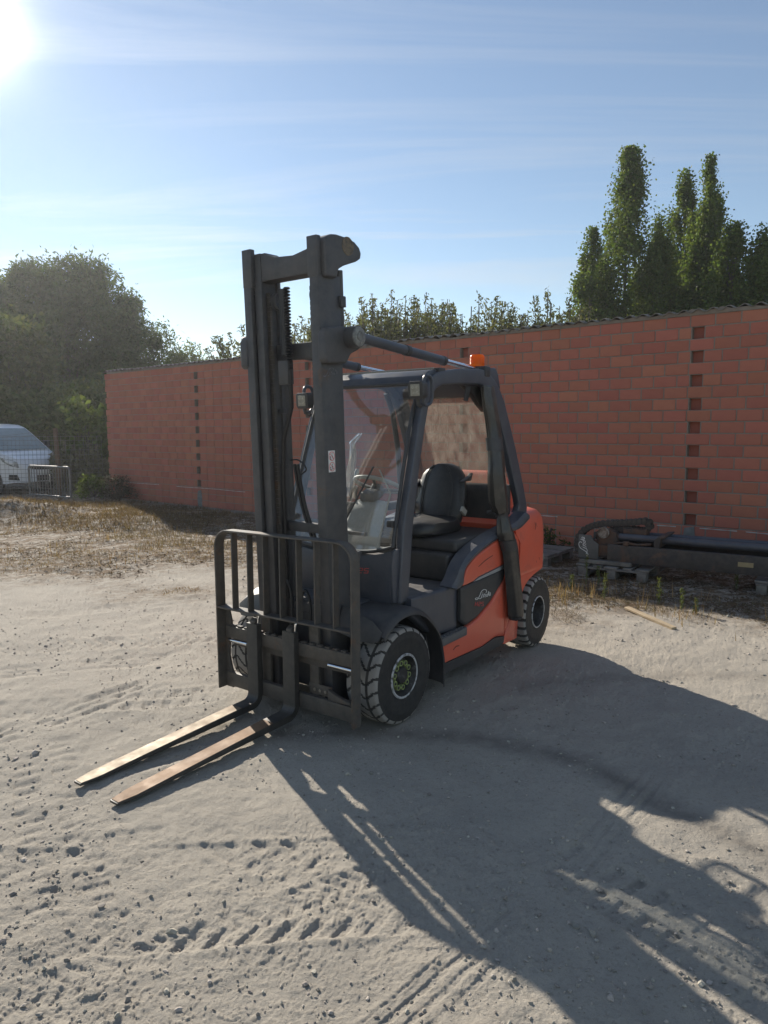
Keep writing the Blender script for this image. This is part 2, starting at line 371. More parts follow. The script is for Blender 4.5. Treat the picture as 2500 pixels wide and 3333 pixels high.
def build_ground():
    ys = [.9]
    while ys[-1] < 24: ys.append(ys[-1] + max(.0042, ys[-1]**2/900))
    ys = [-80, -20, -5, 0, .5] + ys + [25, 28, 32, 38, 48, 65, 100, 200, 450, 900]
    tt = np.concatenate([[-900, -60, -12, -4], np.linspace(-1.25, -.66, 90, endpoint=False), np.linspace(-.66, .66, 820), np.linspace(.66, 1.25, 91)[1:], [4, 12, 60, 900]])
    Y = np.array(ys)[:, None]*np.ones_like(tt)[None]
    sc_ = np.clip(np.abs(np.array(ys)), 1.0, 26)[:, None]
    X = np.where(np.abs(tt)[None] > 2, tt[None]*np.ones_like(Y), tt[None]*sc_)
    X = np.where(np.abs(tt)[None] > 2, np.sign(tt)[None]*np.maximum(np.abs(tt)[None], sc_*1.25+np.abs(tt)[None]*.5), X)
    H_ = ground_h(X, Y)
    nr, nc = X.shape
    v = np.stack([X, Y, H_], -1).reshape(-1, 3)
    idx = np.arange(nr*nc).reshape(nr, nc)
    f = np.stack([idx[:-1, :-1], idx[:-1, 1:], idx[1:, 1:], idx[1:, :-1]], -1).reshape(-1, 4)
    me = bpy.data.meshes.new('ground')
    me.vertices.add(len(v)); me.vertices.foreach_set('co', v.astype(np.float32).ravel())
    me.loops.add(f.size); me.loops.foreach_set('vertex_index', f.astype(np.int32).ravel())
    me.polygons.add(len(f)); me.polygons.foreach_set('loop_start', np.arange(0, f.size, 4, dtype=np.int32))
    me.update(calc_edges=True)
    me.polygons.foreach_set('use_smooth', np.ones(len(f), dtype=bool))
    a = me.attributes.new('litter', 'FLOAT', 'POINT'); a.data.foreach_set('value', litter_mask(X, Y).astype(np.float32).ravel())
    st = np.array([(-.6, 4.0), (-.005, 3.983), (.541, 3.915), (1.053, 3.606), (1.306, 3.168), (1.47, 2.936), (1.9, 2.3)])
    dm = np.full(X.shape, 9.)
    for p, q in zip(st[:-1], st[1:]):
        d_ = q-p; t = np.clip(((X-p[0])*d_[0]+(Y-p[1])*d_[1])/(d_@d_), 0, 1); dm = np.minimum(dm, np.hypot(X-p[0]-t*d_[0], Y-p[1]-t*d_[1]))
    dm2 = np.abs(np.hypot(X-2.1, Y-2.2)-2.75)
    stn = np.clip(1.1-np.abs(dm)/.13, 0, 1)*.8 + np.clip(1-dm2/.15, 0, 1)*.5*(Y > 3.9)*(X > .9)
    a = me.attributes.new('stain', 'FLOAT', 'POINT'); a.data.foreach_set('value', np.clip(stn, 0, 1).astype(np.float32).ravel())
    mt = bpy.data.materials.new('dusty_ground'); mt.use_nodes = True; t = mt.node_tree; k = t.links.new; b = t.nodes['Principled BSDF']
    tcn = N(t, 'ShaderNodeTexCoord')
    def nz_(s_, d=6, r=.65):
        n = N(t, 'ShaderNodeTexNoise'); n.inputs['Scale'].default_value = s_; n.inputs['Detail'].default_value = d; n.inputs['Roughness'].default_value = r; k(tcn.outputs['Object'], n.inputs['Vector']); return n.outputs['Fac']
    def ramp(v_, a_, b_, o0=0., o1=1.):
        n = N(t, 'ShaderNodeMapRange'); n.clamp = True; k(v_, n.inputs[0])
        for i, q in enumerate((a_, b_, o0, o1)): n.inputs[i+1].default_value = q
        return n.outputs[0]
    def mix(f_, a_, b_):
        n = N(t, 'ShaderNodeMix', data_type='RGBA'); k(f_, n.inputs[0])
        for i, q in ((6, a_), (7, b_)):
            if isinstance(q, tuple): n.inputs[i].default_value = (*q, 1)
            else: k(q, n.inputs[i])
        return n.outputs[2]
    c = mix(ramp(nz_(.9, 9, .7), .40, .60), (.475, .430, .362), (.415, .377, .32))
    c = mix(ramp(nz_(55, 6, .7), .52, .70, 0, .7), c, (.28, .245, .197))
    c = mix(ramp(nz_(160, 4, .7), .60, .72, 0, .6), c, (.53, .475, .39))
    c = mix(ramp(nz_(310, 3, .8), .46, .60, 0, .35), c, (.30, .268, .222))
    c = mix(ramp(nz_(3.2, 9, .75), .52, .66, 0, .45), c, (.36, .325, .275))
    at = N(t, 'ShaderNodeAttribute', attribute_name='litter')
    lf = mth('MULTIPLY', at.outputs['Fac'], ramp(nz_(5, 8, .7), .40, .56), t)
    c = mix(lf, c, (.17, .112, .062))
    lf2 = mth('MULTIPLY', at.outputs['Fac'], ramp(nz_(13, 8, .75), .50, .60), t)
    c = mix(lf2, c, (.085, .065, .045))
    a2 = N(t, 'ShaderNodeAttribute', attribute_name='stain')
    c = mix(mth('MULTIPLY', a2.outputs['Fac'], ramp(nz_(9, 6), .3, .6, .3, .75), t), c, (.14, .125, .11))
    k(c, b.inputs['Base Color']); b.inputs['Roughness'].default_value = .95; b.inputs['Specular IOR Level'].default_value = .2
    bp = N(t, 'ShaderNodeBump'); bp.inputs['Distance'].default_value = .012; bp.inputs['Strength'].default_value = .9
    k(nz_(95, 10, .8), bp.inputs['Height']); k(bp.outputs[0], b.inputs['Normal'])
    me.materials.append(mt)
    tag(link('ground', me), 'pale dusty gravel yard marked with tyre tracks', 'ground', kind='structure')
build_ground()

# loose stones
def rock_verts():
    bm = bmesh.new(); bmesh.ops.create_icosphere(bm, subdivisions=1, radius=1)
    v = np.array([x.co[:] for x in bm.verts]); f = np.array([[q.index for q in p.verts] for p in bm.faces]); bm.free(); return v, f
RV, RF = rock_verts()
def stones(name, P, S, mat, label):
    n = len(P); q = rng.normal(size=(n, 1, 3))*0
    jit = 1+.28*rng.normal(size=(n, len(RV), 1)); V = RV[None]*jit
    ax = rng.uniform(.6, 1.25, (n, 1, 3)); ax[:, :, 2] *= .62; V = V*ax
    a = rng.uniform(0, 6.283, n); ca, sa = np.cos(a)[:, None], np.sin(a)[:, None]
    X = V[:, :, 0]*ca - V[:, :, 1]*sa; Yy = V[:, :, 0]*sa + V[:, :, 1]*ca
    V = np.stack([X, Yy, V[:, :, 2]], -1)*S[:, None, None] + P[:, None, :]
    T = V[:, RF].reshape(-1, 3)
    tag(link(name, fast_mesh(name, T, 3, mat, np.repeat(rng.random(n), len(RF)))), label, 'gravel', kind='stuff')
n = 20000
yy = 1.3 + 9.5*rng.random(n)**1.9; xx = (rng.random(n)*2-1)*(.62*yy+.35)
keep = vnoise(xx*1.3, yy*1.3, 31) + .35*rng.random(n) > .48
xx, yy = xx[keep], yy[keep]
ss = .0022 + .0070*rng.random(len(xx))**2.4 + (rng.random(len(xx)) > .965)*.011*rng.random(len(xx))
M_stone = pmat('stone', (.38, .34, .285), (.28, .255, .218), 30, .9, rnd=.30, attr='rv', bump=.002, bscale=80)
stones('gravel', np.stack([xx, yy, ground_h(xx, yy)+ss*.25], -1), ss, M_stone, 'loose grey stones scattered over the dusty yard')

# ------------------------------------------------------------------ brick wall
def build_wall():
    root = thing('brick_wall', 'long red hollow-brick wall with square gaps and a corrugated cap', 'wall'); root['kind'] = 'thing'
    M_brick = pmat('brick_red', (.40, .148, .098), (.36, .130, .088), 7, .9, rnd=.085, bump=.0025, bscale=45, lo=.35, hi=.7, c3=(.40, .165, .09), s3=1.1, lo3=.58, hi3=.75)
    M_brick2 = pmat('brick_red_far', (.40, .148, .098), (.36, .130, .088), 7, .9, rnd=.085, attr='rv', bump=.0025, bscale=45, lo=.35, hi=.7, c3=(.40, .165, .09), s3=1.1, lo3=.58, hi3=.75)
    M_mortar = pmat('mortar', (.25, .215, .18), (.205, .175, .148), 9, .95, bump=.003, bscale=60)
    M_cap = pmat('fibre_cement', (.20, .185, .16), (.13, .12, .10), 5, .9, bump=.003, bscale=50, c3=(.10, .105, .06), s3=4)
    M_white_ = pmat('lime_run', (.5, .48, .45), (.4, .38, .36), 20, .9)
    Lh, Hh, D = .1435, .0687, .02
    s0, s1 = -3.72, 14.6; C = .15; ztop = 3.112; ncour = 22
    bricks = []                                                     # (s centre, z centre, half length)
    holes = [3.54*k for k in range(-1, 5)]
    for j in range(ncour):
        z = ztop - C*j
        jj = j-1
        holed = jj >= 0 and jj % 2 == 0 and jj <= 16
        if holed:
            edges = [s0] + [q for h in holes[1:] for q in (h-.08, h+.08)] + [s1]
            for a, b in zip(edges[::2], edges[1::2]):
                if b-a < .05: continue
                x = a + (.0 if True else 0); first = .15 if int(a*7) % 2 else .22
                x2 = x + first
                while x < b-.02:
                    e = min(x2, b)
                    if b-e < .07: e = b
                    bricks.append(((x+e)/2, z, (e-x)/2-.0065)); x = e; x2 = e+.30
        else:
            x = s0 - (.07 if j % 4 == 1 else .16)
            while x < s1:
                bricks.append((x+.15, z, Lh)); x += .30
    def mk(hl):
        return MB().box(-hl, hl, -.0, .086, -Hh, Hh)
    cache = {}
    bricks.sort(key=lambda q: -q[0])
    cand = [q for q in bricks if q[0] < 11.75 and q[1] > .05]; solo = set(map(id, cand[:300]))
    far = MB(); farv = []
    for q in bricks:
        s_, z, hl = q; dp = float(np.clip(rng.normal()*.0018, -.004, .0012))-.003
        if id(q) in solo:
            key = round(hl, 3)
            if key not in cache: cache[key] = mk(hl).mesh('brick', M_brick, bevel=.006, seg=1)
            p = wall_pt(s_, -.004+dp, z); link('brick', cache[key], root, p, (rng.normal()*.004, rng.normal()*.004, WALL_RZ+rng.normal()*.006))
        else:
            o = [wall_pt(s_+a, d_+dp, z+b) for d_ in (-.004, .084) for a, b in ((-hl, -Hh), (hl, -Hh), (hl, Hh), (-hl, Hh))]
            far.add(o, [(0, 1, 2, 3), (0, 4, 5, 1), (1, 5, 6, 2), (2, 6, 7, 3), (3, 7, 4, 0)]); farv += [rng.random()]*5
    me = far.mesh('brick', M_brick2, smooth=False)
    a = me.attributes.new('rv', 'FLOAT', 'FACE'); a.data.foreach_set('value', farv)
    tag(link('brick', me, root), kind='stuff')
    # mortar core with the gaps left open: horizontal slabs between the gaps
    core = MB()
    def slab(sa, sb, za, zb, d0=-.0012, d1=.19):
        core.add([wall_pt(sa, d0, za), wall_pt(sb, d0, za), wall_pt(sb, d1, za), wall_pt(sa, d1, za), wall_pt(sa, d0, zb), wall_pt(sb, d0, zb), wall_pt(sb, d1, zb), wall_pt(sa, d1, zb)],
                 [(0,3,2,1),(4,5,6,7),(0,1,5,4),(1,2,6,5),(2,3,7,6),(3,0,4,7)])
    bounds = [ztop-C*(j-.5) for j in range(ncour+1)]
    for j in range(ncour):
        jj = j-1; za, zb = bounds[j+1], bounds[j]
        if jj >= 0 and jj % 2 == 0 and jj <= 16:
            edges = [s0+.02] + [q for h in holes[1:] for q in (h-.075, h+.075)] + [s1]
            for a_, b_ in zip(edges[::2], edges[1::2]): slab(a_, b_, za+.0004, zb-.0004)
        else: slab(s0, s1, za, zb)
    core.build('mortar_core', M_mortar, root, smooth=False)
    for h in holes[1:]:
        back = MB(); c_ = [wall_pt(h+a, d_, z) for d_ in (.085, .19) for a, z in ((-.09, .4), (.09, .4), (.09, 3.1), (-.09, 3.1))]
        back.add(c_, [(0,1,2,3),(4,7,6,5),(0,4,5,1),(1,5,6,2),(2,6,7,3),(3,7,4,0)])
        back.build('gap_backing', M_brick2, root, smooth=False)
    # toothed end: projecting half bricks
    hb = MB().box(-.07, .07, 0, .14, -.068, .068).mesh('end_brick', M_brick, bevel=.006, seg=1)
    for j in range(1, 20, 2):
        link('end_brick', hb, root, wall_pt(s0-.10+rng.normal()*.012, .02, ztop-C*j), (0, 0, WALL_RZ+rng.normal()*.05))
    # mortar bed under the cap, then corrugated sheets
    b_ = MB(); pts = np.arange(s0-.02, s1, .12)
    za = [3.185]*len(pts); zb = [3.232+.012*rng.normal() for _ in pts]
    b_.grid([[wall_pt(s_, -.016+.004*rng.normal(), z_) for s_, z_ in zip(pts, za)], [wall_pt(s_, -.02+.004*rng.normal(), z_) for s_, z_ in zip(pts, zb)], [wall_pt(s_, .2, z_) for s_, z_ in zip(pts, zb)]])
    b_.build('mortar_bed', M_mortar, root)
    x = s0-.12
    while x < s1:
        ln = .92; m_ = MB(); rows = []
        ss_ = np.linspace(0, ln+.06, 46); dz = rng.normal()*.006; tilt = rng.normal()*.008; ov = rng.uniform(.03, .07)
        for d_, o in ((-ov, 0.), (.10, .012), (.24, .0)):
            rows.append([wall_pt(x+q, d_+.004*math.sin(q*9), 3.245+o+dz+tilt*(q-.45)+.021*math.cos(2*math.pi*(x+q)/.177)) for q in ss_])
        rows2 = [[(p[0], p[1], p[2]-.011) for p in r_] for r_ in rows]
        m_.grid(rows); m_.grid(rows2[::-1]); m_.strip(rows[0], rows2[0]); m_.strip(rows[2], rows2[2])
        m_.build('cap_sheet', M_cap, root); x += ln
    # pale lime line running along the wall
    for (a_, b__) in ((8.2, 8.75), (9.9, 10.15), (10.2, 10.45), (10.75, 11.2), (11.3, 11.7), (-3.0, -1.6), (-.9, 1.6)):
        q = np.linspace(a_, b__, 26); zz = [.462 + .004*math.sin(t*3) + .006*float(fbm(np.array([t*3.]), np.array([1.]), 3)[0]) - .003 for t in q]
        wd_ = [.003+.004*abs(math.sin(t*17)) for t in q]
        MB().strip([wall_pt(t, -.0125, z-w_) for t, z, w_ in zip(q, zz, wd_)], [wall_pt(t, -.0125, z+w_) for t, z, w_ in zip(q, zz, wd_)]).build('lime_line', M_white_, root, solid=.002)
    # grey patch at the foot below two of the gap columns
    for h, zt in ((0, .42), (10.62, .48)):
        poly = [(h-.09, -.05), (h-.075, .1), (h-.085, .25), (h-.06, zt-.03), (h+.06, zt), (h+.085, .28), (h+.08, .1), (h+.1, -.05)]
        o = [wall_pt(a_, -.014, z) for a_, z in poly] + [wall_pt(a_, -.002, z) for a_, z in poly]; n_ = len(poly)
        MB().add(o, [tuple(range(n_))] + [(i, (i+1) % n_, (i+1) % n_+n_, i+n_) for i in range(n_)]).build('cement_patch', pmat('cement', (.17, .165, .155), (.22, .215, .205), 12, .9, bump=.003), root)
    # concrete footing showing at the foot
    q = np.arange(s0, s1, .25); top = [.0 + .03*rng.random() for _ in q]
    MB().grid([[wall_pt(t, -.14-.05*rng.random(), -.12) for t in q], [wall_pt(t, -.10-.04*rng.random(), z-.01) for t, z in zip(q, top)], [wall_pt(t, .0, z+.02) for t, z in zip(q, top)]]).build('footing', M_mortar, root)
build_wall()

# ------------------------------------------------------------------ forklift (x forward, y to its left, z up)
FL = thing('forklift', 'red and dark grey counterbalance forklift with raised black mast and two forks', 'forklift', (-.3696, 4.4904, 0), 4.0704)
def sub(name, parent=FL, loc=(0,0,0), rot=(0,0,0)): return link(name, None, parent, loc, rot)

def ribbon(mb, path, wd, fn, off=0.):
    P = [np.array(p, float) for p in path]; A, B = [], []
    for i, p in enumerate(P):
        t = P[min(i+1, len(P)-1)] - P[max(i-1, 0)]; t /= (np.linalg.norm(t)+1e-9); n_ = np.array([-t[1], t[0]])
        w_ = wd[i] if isinstance(wd, (list, tuple)) else wd
        A.append(fn(p+n_*w_/2)); B.append(fn(p-n_*w_/2))
    mb.strip(A, B)
# script lettering drawn as strokes, coordinates in a 400 x 260 box, y down
LINDE = [([(68,-30+245),(42,208),(8,228),(22,252),(55,245),(85,210),(108,165),(128,115),(150,62),(185,22),(228,4),(266,14),(282,44),(272,74),(262,84)], 13),
         ([(60,214),(92,226),(128,228),(150,206)], 12), ([(180,112),(166,158),(158,200),(172,204)], 14), ([(182,84),(184,94)], 16),
         ([(222,108),(206,160),(196,200)], 14), ([(206,160),(226,122),(250,116),(250,140),(238,186),(254,190)], 12),
         ([(312,120),(286,122),(272,150),(276,176),(296,172),(312,140)], 12), ([(336,46),(320,110),(304,164),(314,170)], 14),
         ([(334,142),(366,126),(380,92),(364,78),(344,98),(336,136),(350,158),(372,146),(384,128)], 11)]
def seg(ch):
    return {'H': [[(0,0),(0,100)], [(60,0),(60,100)], [(0,50),(60,50)]], '2': [[(0,5),(60,5),(60,50),(0,50),(0,95),(60,95)]], '5': [[(60,5),(0,5),(0,50),(60,50),(60,95),(0,95)]]}[ch]
def logo(parent, name, fn, mat, strokes=LINDE):
    mb = MB()
    for pth, wd in strokes: ribbon(mb, smooth_path(pth, 5) if len(pth) > 2 else pth, wd, fn)
    return mb.build(name, mat, parent, solid=.0012)
def digits(parent, name, txt, fn, mat, wd=14):
    mb = MB(); x = 0
    for ch in txt:
        for pth in seg(ch):
            P = []
            for a, b in zip(pth[:-1], pth[1:]): P += [a, ((a[0]+b[0])/2, (a[1]+b[1])/2)]
            P.append(pth[-1])
            ribbon(mb, [(x+p[0]+(100-p[1])*.22, p[1]) for p in P], wd, fn)
        x += 92
    return mb.build(name, mat, parent, solid=.0012)

# ---- wheels
def tyre_mesh(name, Rr, Wd, rb, nl, style):
    nth = nl*14; nw = 26; rows = []
    th = np.linspace(0, 2*np.pi, nth, endpoint=False)
    ws = np.linspace(-1, 1, nw)
    prof = [(rb, .93), (rb+.02, .99), (rb+.05, .985), (Rr-.075, 1.0), (Rr-.062, 1.02), (Rr-.056, 1.0), (Rr-.035, 1.0)]
    def row(wv, rad, dep): return [(math.cos(a)*(rad-d), wv, math.sin(a)*(rad-d)) for a, d in zip(th, dep)]
    mbs = MB(); mbt = MB()
    lower = [[(math.cos(a)*r_, -Wd/2*k_-Wd/2, math.sin(a)*r_) for a in th] for r_, k_ in prof]
    upper = [[(math.cos(a)*r_, Wd/2*k_-Wd/2, math.sin(a)*r_) for a in th] for r_, k_ in prof]
    tr_ = []
    for w_ in ws:
        edge = max(0, abs(w_)-.86)/.14
        if style == 'front':
            ph = th*nl/(2*np.pi) + .30*np.sin(w_*np.pi*1.5) + (.5 if w_ > 0 else 0)*0 + .12*w_
            dist = np.abs(ph-np.round(ph))
            g = np.clip((.042-dist)/.016, 0, 1)*(.014 if abs(w_) > .12 else .006)
            if .40 < abs(w_) < .47: g = np.maximum(g, .006)
        else:
            ph = th*nl/(2*np.pi) + (.5 if w_ > 0 else 0) + .15*abs(w_)
            dist = np.abs(ph-np.round(ph))
            g = np.clip((.15-dist)/.05, 0, 1)*(.020 if abs(w_) > .2 else 0)
        crown = .010*w_*w_ + .018*edge**2
        tr_.append(row(w_*Wd/2*1.0-Wd/2, Rr-crown, g))
    # shoulder rows carry the lug notches down the side
    def shoulder(sgn):
        w_ = sgn*1.0
        ph = (th*nl/(2*np.pi) + .30*math.sin(w_*math.pi*1.5) + .12*w_) if style == 'front' else th*nl/(2*np.pi)+(.5 if w_ > 0 else 0)+.15
        dist = np.abs(ph-np.round(ph)); g = np.clip((.07-dist)/.03, 0, 1)*.012 if style == 'front' else np.clip((.15-dist)/.05, 0, 1)*.014
        return [(math.cos(a)*(Rr-.030), sgn*(Wd/2)*1.005-Wd/2-sgn*d, math.sin(a)*(Rr-.030)) for a, d in zip(th, g)]
    mbs.grid(lower, True); mbs.grid([lower[-1], shoulder(-1), tr_[0]], True)
    mbs.grid(upper, True); mbs.grid([upper[-1], shoulder(1), tr_[-1]], True)
    mbt.grid(tr_, True)
    tm = mbt.mesh(name+'_tread', M_tread, ang=32); tm.materials.append(pmat('groove_rubber', (.06, .056, .052), (.05, .047, .044), 9, .9))
    for p in tm.polygons:
        if min(math.hypot(tm.vertices[i].co.x, tm.vertices[i].co.z) + .010*((tm.vertices[i].co.y+Wd/2)/(Wd/2))**2 for i in p.vertices) < Rr-.0035-(.018*(max(0, max(abs((tm.vertices[i].co.y+Wd/2)/(Wd/2)) for i in p.vertices)-.86)/.14)**2): p.material_index = 1
    return mbs.mesh(name+'_side', M_rubber, ang=32), tm
def rim_front(parent):
    MB().lathe([(.134, -.012), (.137, -.002), (.132, .003), (.122, .001)], (0,0,0), (0,1,0), 48).build('rim', M_rimw, parent)
    MB().lathe([(.1225, .0), (.116, -.012), (.1125, -.034), (.104, -.045), (.054, -.048), (.052, -.022), (.045, -.012), (.0, -.010)], (0,0,0), (0,1,0), 40).build('hub', M_rim, parent)
    nuts = []
    for i in range(10):
        a = 2*math.pi*(i+.3)/10; cx_, cz_ = math.cos(a)*.076, math.sin(a)*.076
        mb = MB(); mb.lathe([(.0122, -.046), (.0122, -.018), (.0165, -.018), (.0165, -.046)], (cx_, 0, cz_), (0,1,0), 14)
        ta = a + (1.9 if i % 2 else -1.9); tip = (cx_+math.cos(ta)*.026, cz_+math.sin(ta)*.026)
        px, pz = -math.sin(ta)*.010, math.cos(ta)*.010
        mb.add([(cx_+px, -.019, cz_+pz), (cx_-px, -.019, cz_-pz), (tip[0], -.019, tip[1]), (cx_+px, -.04, cz_+pz), (cx_-px, -.04, cz_-pz), (tip[0], -.04, tip[1])], [(0,1,2),(3,5,4),(0,3,4,1),(1,4,5,2),(2,5,3,0)])
        mb.build('nut_indicator', M_nut, parent)
        MB().lathe([(0, -.016), (.009, -.017), (.0115, -.022), (.0115, -.046)], (cx_, 0, cz_), (0,1,0), 6).build('wheel_nut', M_rim, parent)
def rim_rear(parent):
    MB().lathe([(.128, -.01), (.131, .0), (.127, .004), (.1205, .002)], (0,0,0), (0,1,0), 48).build('rim', M_rimw, parent)
    MB().lathe([(.121, .001), (.116, -.012), (.110, -.07), (.100, -.095), (.05, -.10), (.045, -.07), (.0, -.07)], (0,0,0), (0,1,0), 40).build('hub', M_rim, parent)
ft = tyre_mesh('front_tyre', .296, .225, .132, 22, 'front'); rt_ = tyre_mesh('rear_tyre', .288, .20, .126, 24, 'rear')
for (x, y, z, rz, kind) in ((0, .612, .291, 0, 'f'), (0, -.612, .291, math.pi, 'f'), (-1.893, .60, .284, R(3), 'r'), (-1.893, -.60, .284, math.pi+R(3), 'r')):
    W_ = sub('wheel', FL, (x, y, z), (0, 0, rz))
    side, trd = ft if kind == 'f' else rt_
    link('tyre', side, W_, rot=(0, .13, 0)); link('tread', trd, W_, rot=(0, .13, 0))
    (rim_front if kind == 'f' else rim_rear)(W_)

# ---- mast (tilted a little forward about the axle)
TAU = .033
MS = sub('mast', FL, (-.25*math.sin(TAU), 0, .25-.25*math.cos(TAU)), (0, TAU, 0))
for s_ in (1, -1):
    # outer channel, a C in plan
    c = [(.295, s_*.297), (.295, s_*.236), (.268, s_*.236), (.268, s_*.277), (.135, s_*.277), (.135, s_*.236), (.108, s_*.236), (.108, s_*.297)]
    MB().prism(c, .10, 2.62, 'z').build('outer_channel', M_mast, MS, bevel=.006)
    # inner channel, an I in plan
    i_ = [(.255, s_*.232), (.255, s_*.196), (.230, s_*.196), (.230, s_*.207), (.136, s_*.207), (.136, s_*.190), (.112, s_*.190), (.112, s_*.232), (.136, s_*.232), (.136, s_*.219), (.230, s_*.219), (.230, s_*.232)]
    if s_ < 0: i_ = [(.268, -.232), (.268, -.172), (.240, -.172), (.240, -.188), (.136, -.188), (.136, -.172), (.108, -.172), (.108, -.232)]
    MB().prism(i_, .10, 2.79, 'z').build('inner_channel', M_mast, MS, bevel=.004)
    # top plate of the channel and the cast head behind it
    MB().box(.262, .298, s_*.297, s_*.222, 2.60, 2.818).build('channel_tip', M_mast, MS, bevel=.006)
    hp = [(.262,2.785),(.245,2.812),(.20,2.832),(.155,2.838),(.07,2.835),(.0,2.824),(-.045,2.797),(-.062,2.765),(-.05,2.735),(-.015,2.715),(.098,2.677),(.147,2.652),(.165,2.60),(.262,2.60)]
    if s_ < 0: hp = [(a if a > .12 else .12+(a-.12)*.8, b-.03) for a, b in hp]
    MB().prism(hp, s_*.225, s_*.325, 'y').build('mast_head', M_mast, MS, bevel=.030, seg=4)
    # lift cylinder behind the channel
    MB().tube([(.118, s_*.258, .22), (.118, s_*.258, 2.18)], .030, 16).build('lift_cylinder', M_mast, MS)
    MB().tube([(.078, s_*.262, 2.16), (.078, s_*.262, 2.66)], .024, 14).build('lift_rod', M_mast, MS)
    MB().box(.085, .128, s_*.288, s_*.318, 2.45, 2.512).build('rod_clamp', M_mast, MS, bevel=.005)
    # trunnion for the tilt cylinder
    bp_ = [(.305,2.29),(.285,2.325),(.166,2.338),(.068,2.343),(.03,2.335),(-.0,2.30),(-.03,2.25),(.02,2.215),(.085,2.19),(.115,2.15),(.125,2.135),(.29,2.13),(.307,2.15)]
    MB().prism(bp_, s_*.285, s_*.345, 'y').build('trunnion_bracket', M_mast, MS, bevel=.014, seg=3)
    MB().lathe([(.0, 0), (.052, 0), (.056, .006), (.056, .075), (.060, .075), (.060, .0)], (.095, s_*.335, 2.281), (0, s_, 0), 32).build('trunnion_boss', M_mast, MS)
    pc = MB().lathe([(.056, .0), (.0545, .005), (.030, .007), (.027, .003), (.020, .003), (.017, .009), (.0, .010)], (.095, s_*.41, 2.281), (0, s_, 0), 32).build('pin_cap', pmat('worn_paint_steel', (.14, .14, .135), (.30, .29, .27), 28, .4, metal=.5), MS)
    # leaf chain and its wheel
    MB().lathe([(.0, -.016), (.040, -.016), (.052, -.02), (.052, -.011), (.043, -.008), (.043, .008), (.052, .011), (.052, .02), (.040, .016), (.0, .016)], (.175, -.125 if s_ < 0 else .185, 2.52), (0, 1, 0), 24).build('chain_wheel', M_mast, MS)
    ch = MB()
    for k in range(66):
        z = 2.56-k*.028; ch.box(.200, .218, s_*.176-.016, s_*.176+.016, z-.012, z+.012); ch.box(.2045, .2135, s_*.176-.010, s_*.176+.010, z-.0145, z-.0119)
    ch.build('chain', M_carr, MS, smooth=False)
MB().prism([(-.235, 2.63), (.235, 2.63), (.235, 2.775), (.19, 2.765), (.08, 2.745), (-.06, 2.755), (-.12, 2.775), (-.14, 2.79), (-.235, 2.79)], .150, .262, 'x').build('crosshead_bar', M_mast, MS, bevel=.01)
MB().box(.10, .150, -.24, .24, 2.178, 2.272).build('mast_crossbar', M_mast, MS, bevel=.008)
MB().box(.10, .140, -.24, .24, .56, .68).build('mast_crossbar', M_mast, MS, bevel=.008)
MB().box(.10, .140, -.24, .24, 1.13, 1.19).build('mast_crossbar', M_mast, MS, bevel=.006)
# centre cylinder seen in the gap, hoses beside it
MB().tube([(.20, -.06, 2.2), (.20, -.06, 2.42), (.205, -.063, 2.58)], [.028, .028, .03], 12).build('hose_bundle', M_hose, MS)
hz = MB()
for k in range(26): hz.lathe([(.016, -.006), (.022, 0), (.016, .006)], (.205, -.030, 2.12+k*.0185), (0, 0, 1), 10)
hz.build('ribbed_hose', M_hose, MS)
MB().tube([(.205, -.03, 2.14), (.20, -.035, 1.9), (.18, -.13, 1.7), (.17, -.16, 1.4), (.17, -.165, .7)], .014, 8).build('hose', M_hose, MS)
MB().tube([(.085, -.195, .25), (.085, -.195, 2.45)], .030, 14).build('free_lift_cylinder', M_mast, MS)
MB().box(.185, .235, -.10, -.02, 2.03, 2.17).build('hose_clamp', M_mast, MS, bevel=.006)
for z in (1.86, 1.52): MB().box(.14, .17, -.178, -.13, z, z+.03).build('hose_bracket', M_mast, MS, bevel=.004)
for k, (a, b) in enumerate(((.0, .0), (.028, .01))):
    MB().tube(smooth_path([(.14, -.09+a, 1.55), (.13, -.05+a, 1.3), (.12, .03+a, 1.05), (.12, .09+a, .75), (.13, .06+a, .5)], 6), .010, 8).build('hose', M_hose, MS)
MB().tube(smooth_path([(.15, -.11, 1.575), (.14, -.06, 1.578), (.13, -.02, 1.55), (.12, -.01, 1.515), (.13, -.045, 1.49)], 6), .005, 6).build('hose', M_hose, MS)
MB().box(.10, .20, -.362, -.300, 1.14, 1.50).build('hose_guard', M_black, MS, bevel=.012)
MB().tube([(.19, -.35, 1.39), (.19, -.35, 1.49)], .034, 12).build('guard_roller', M_black, MS)
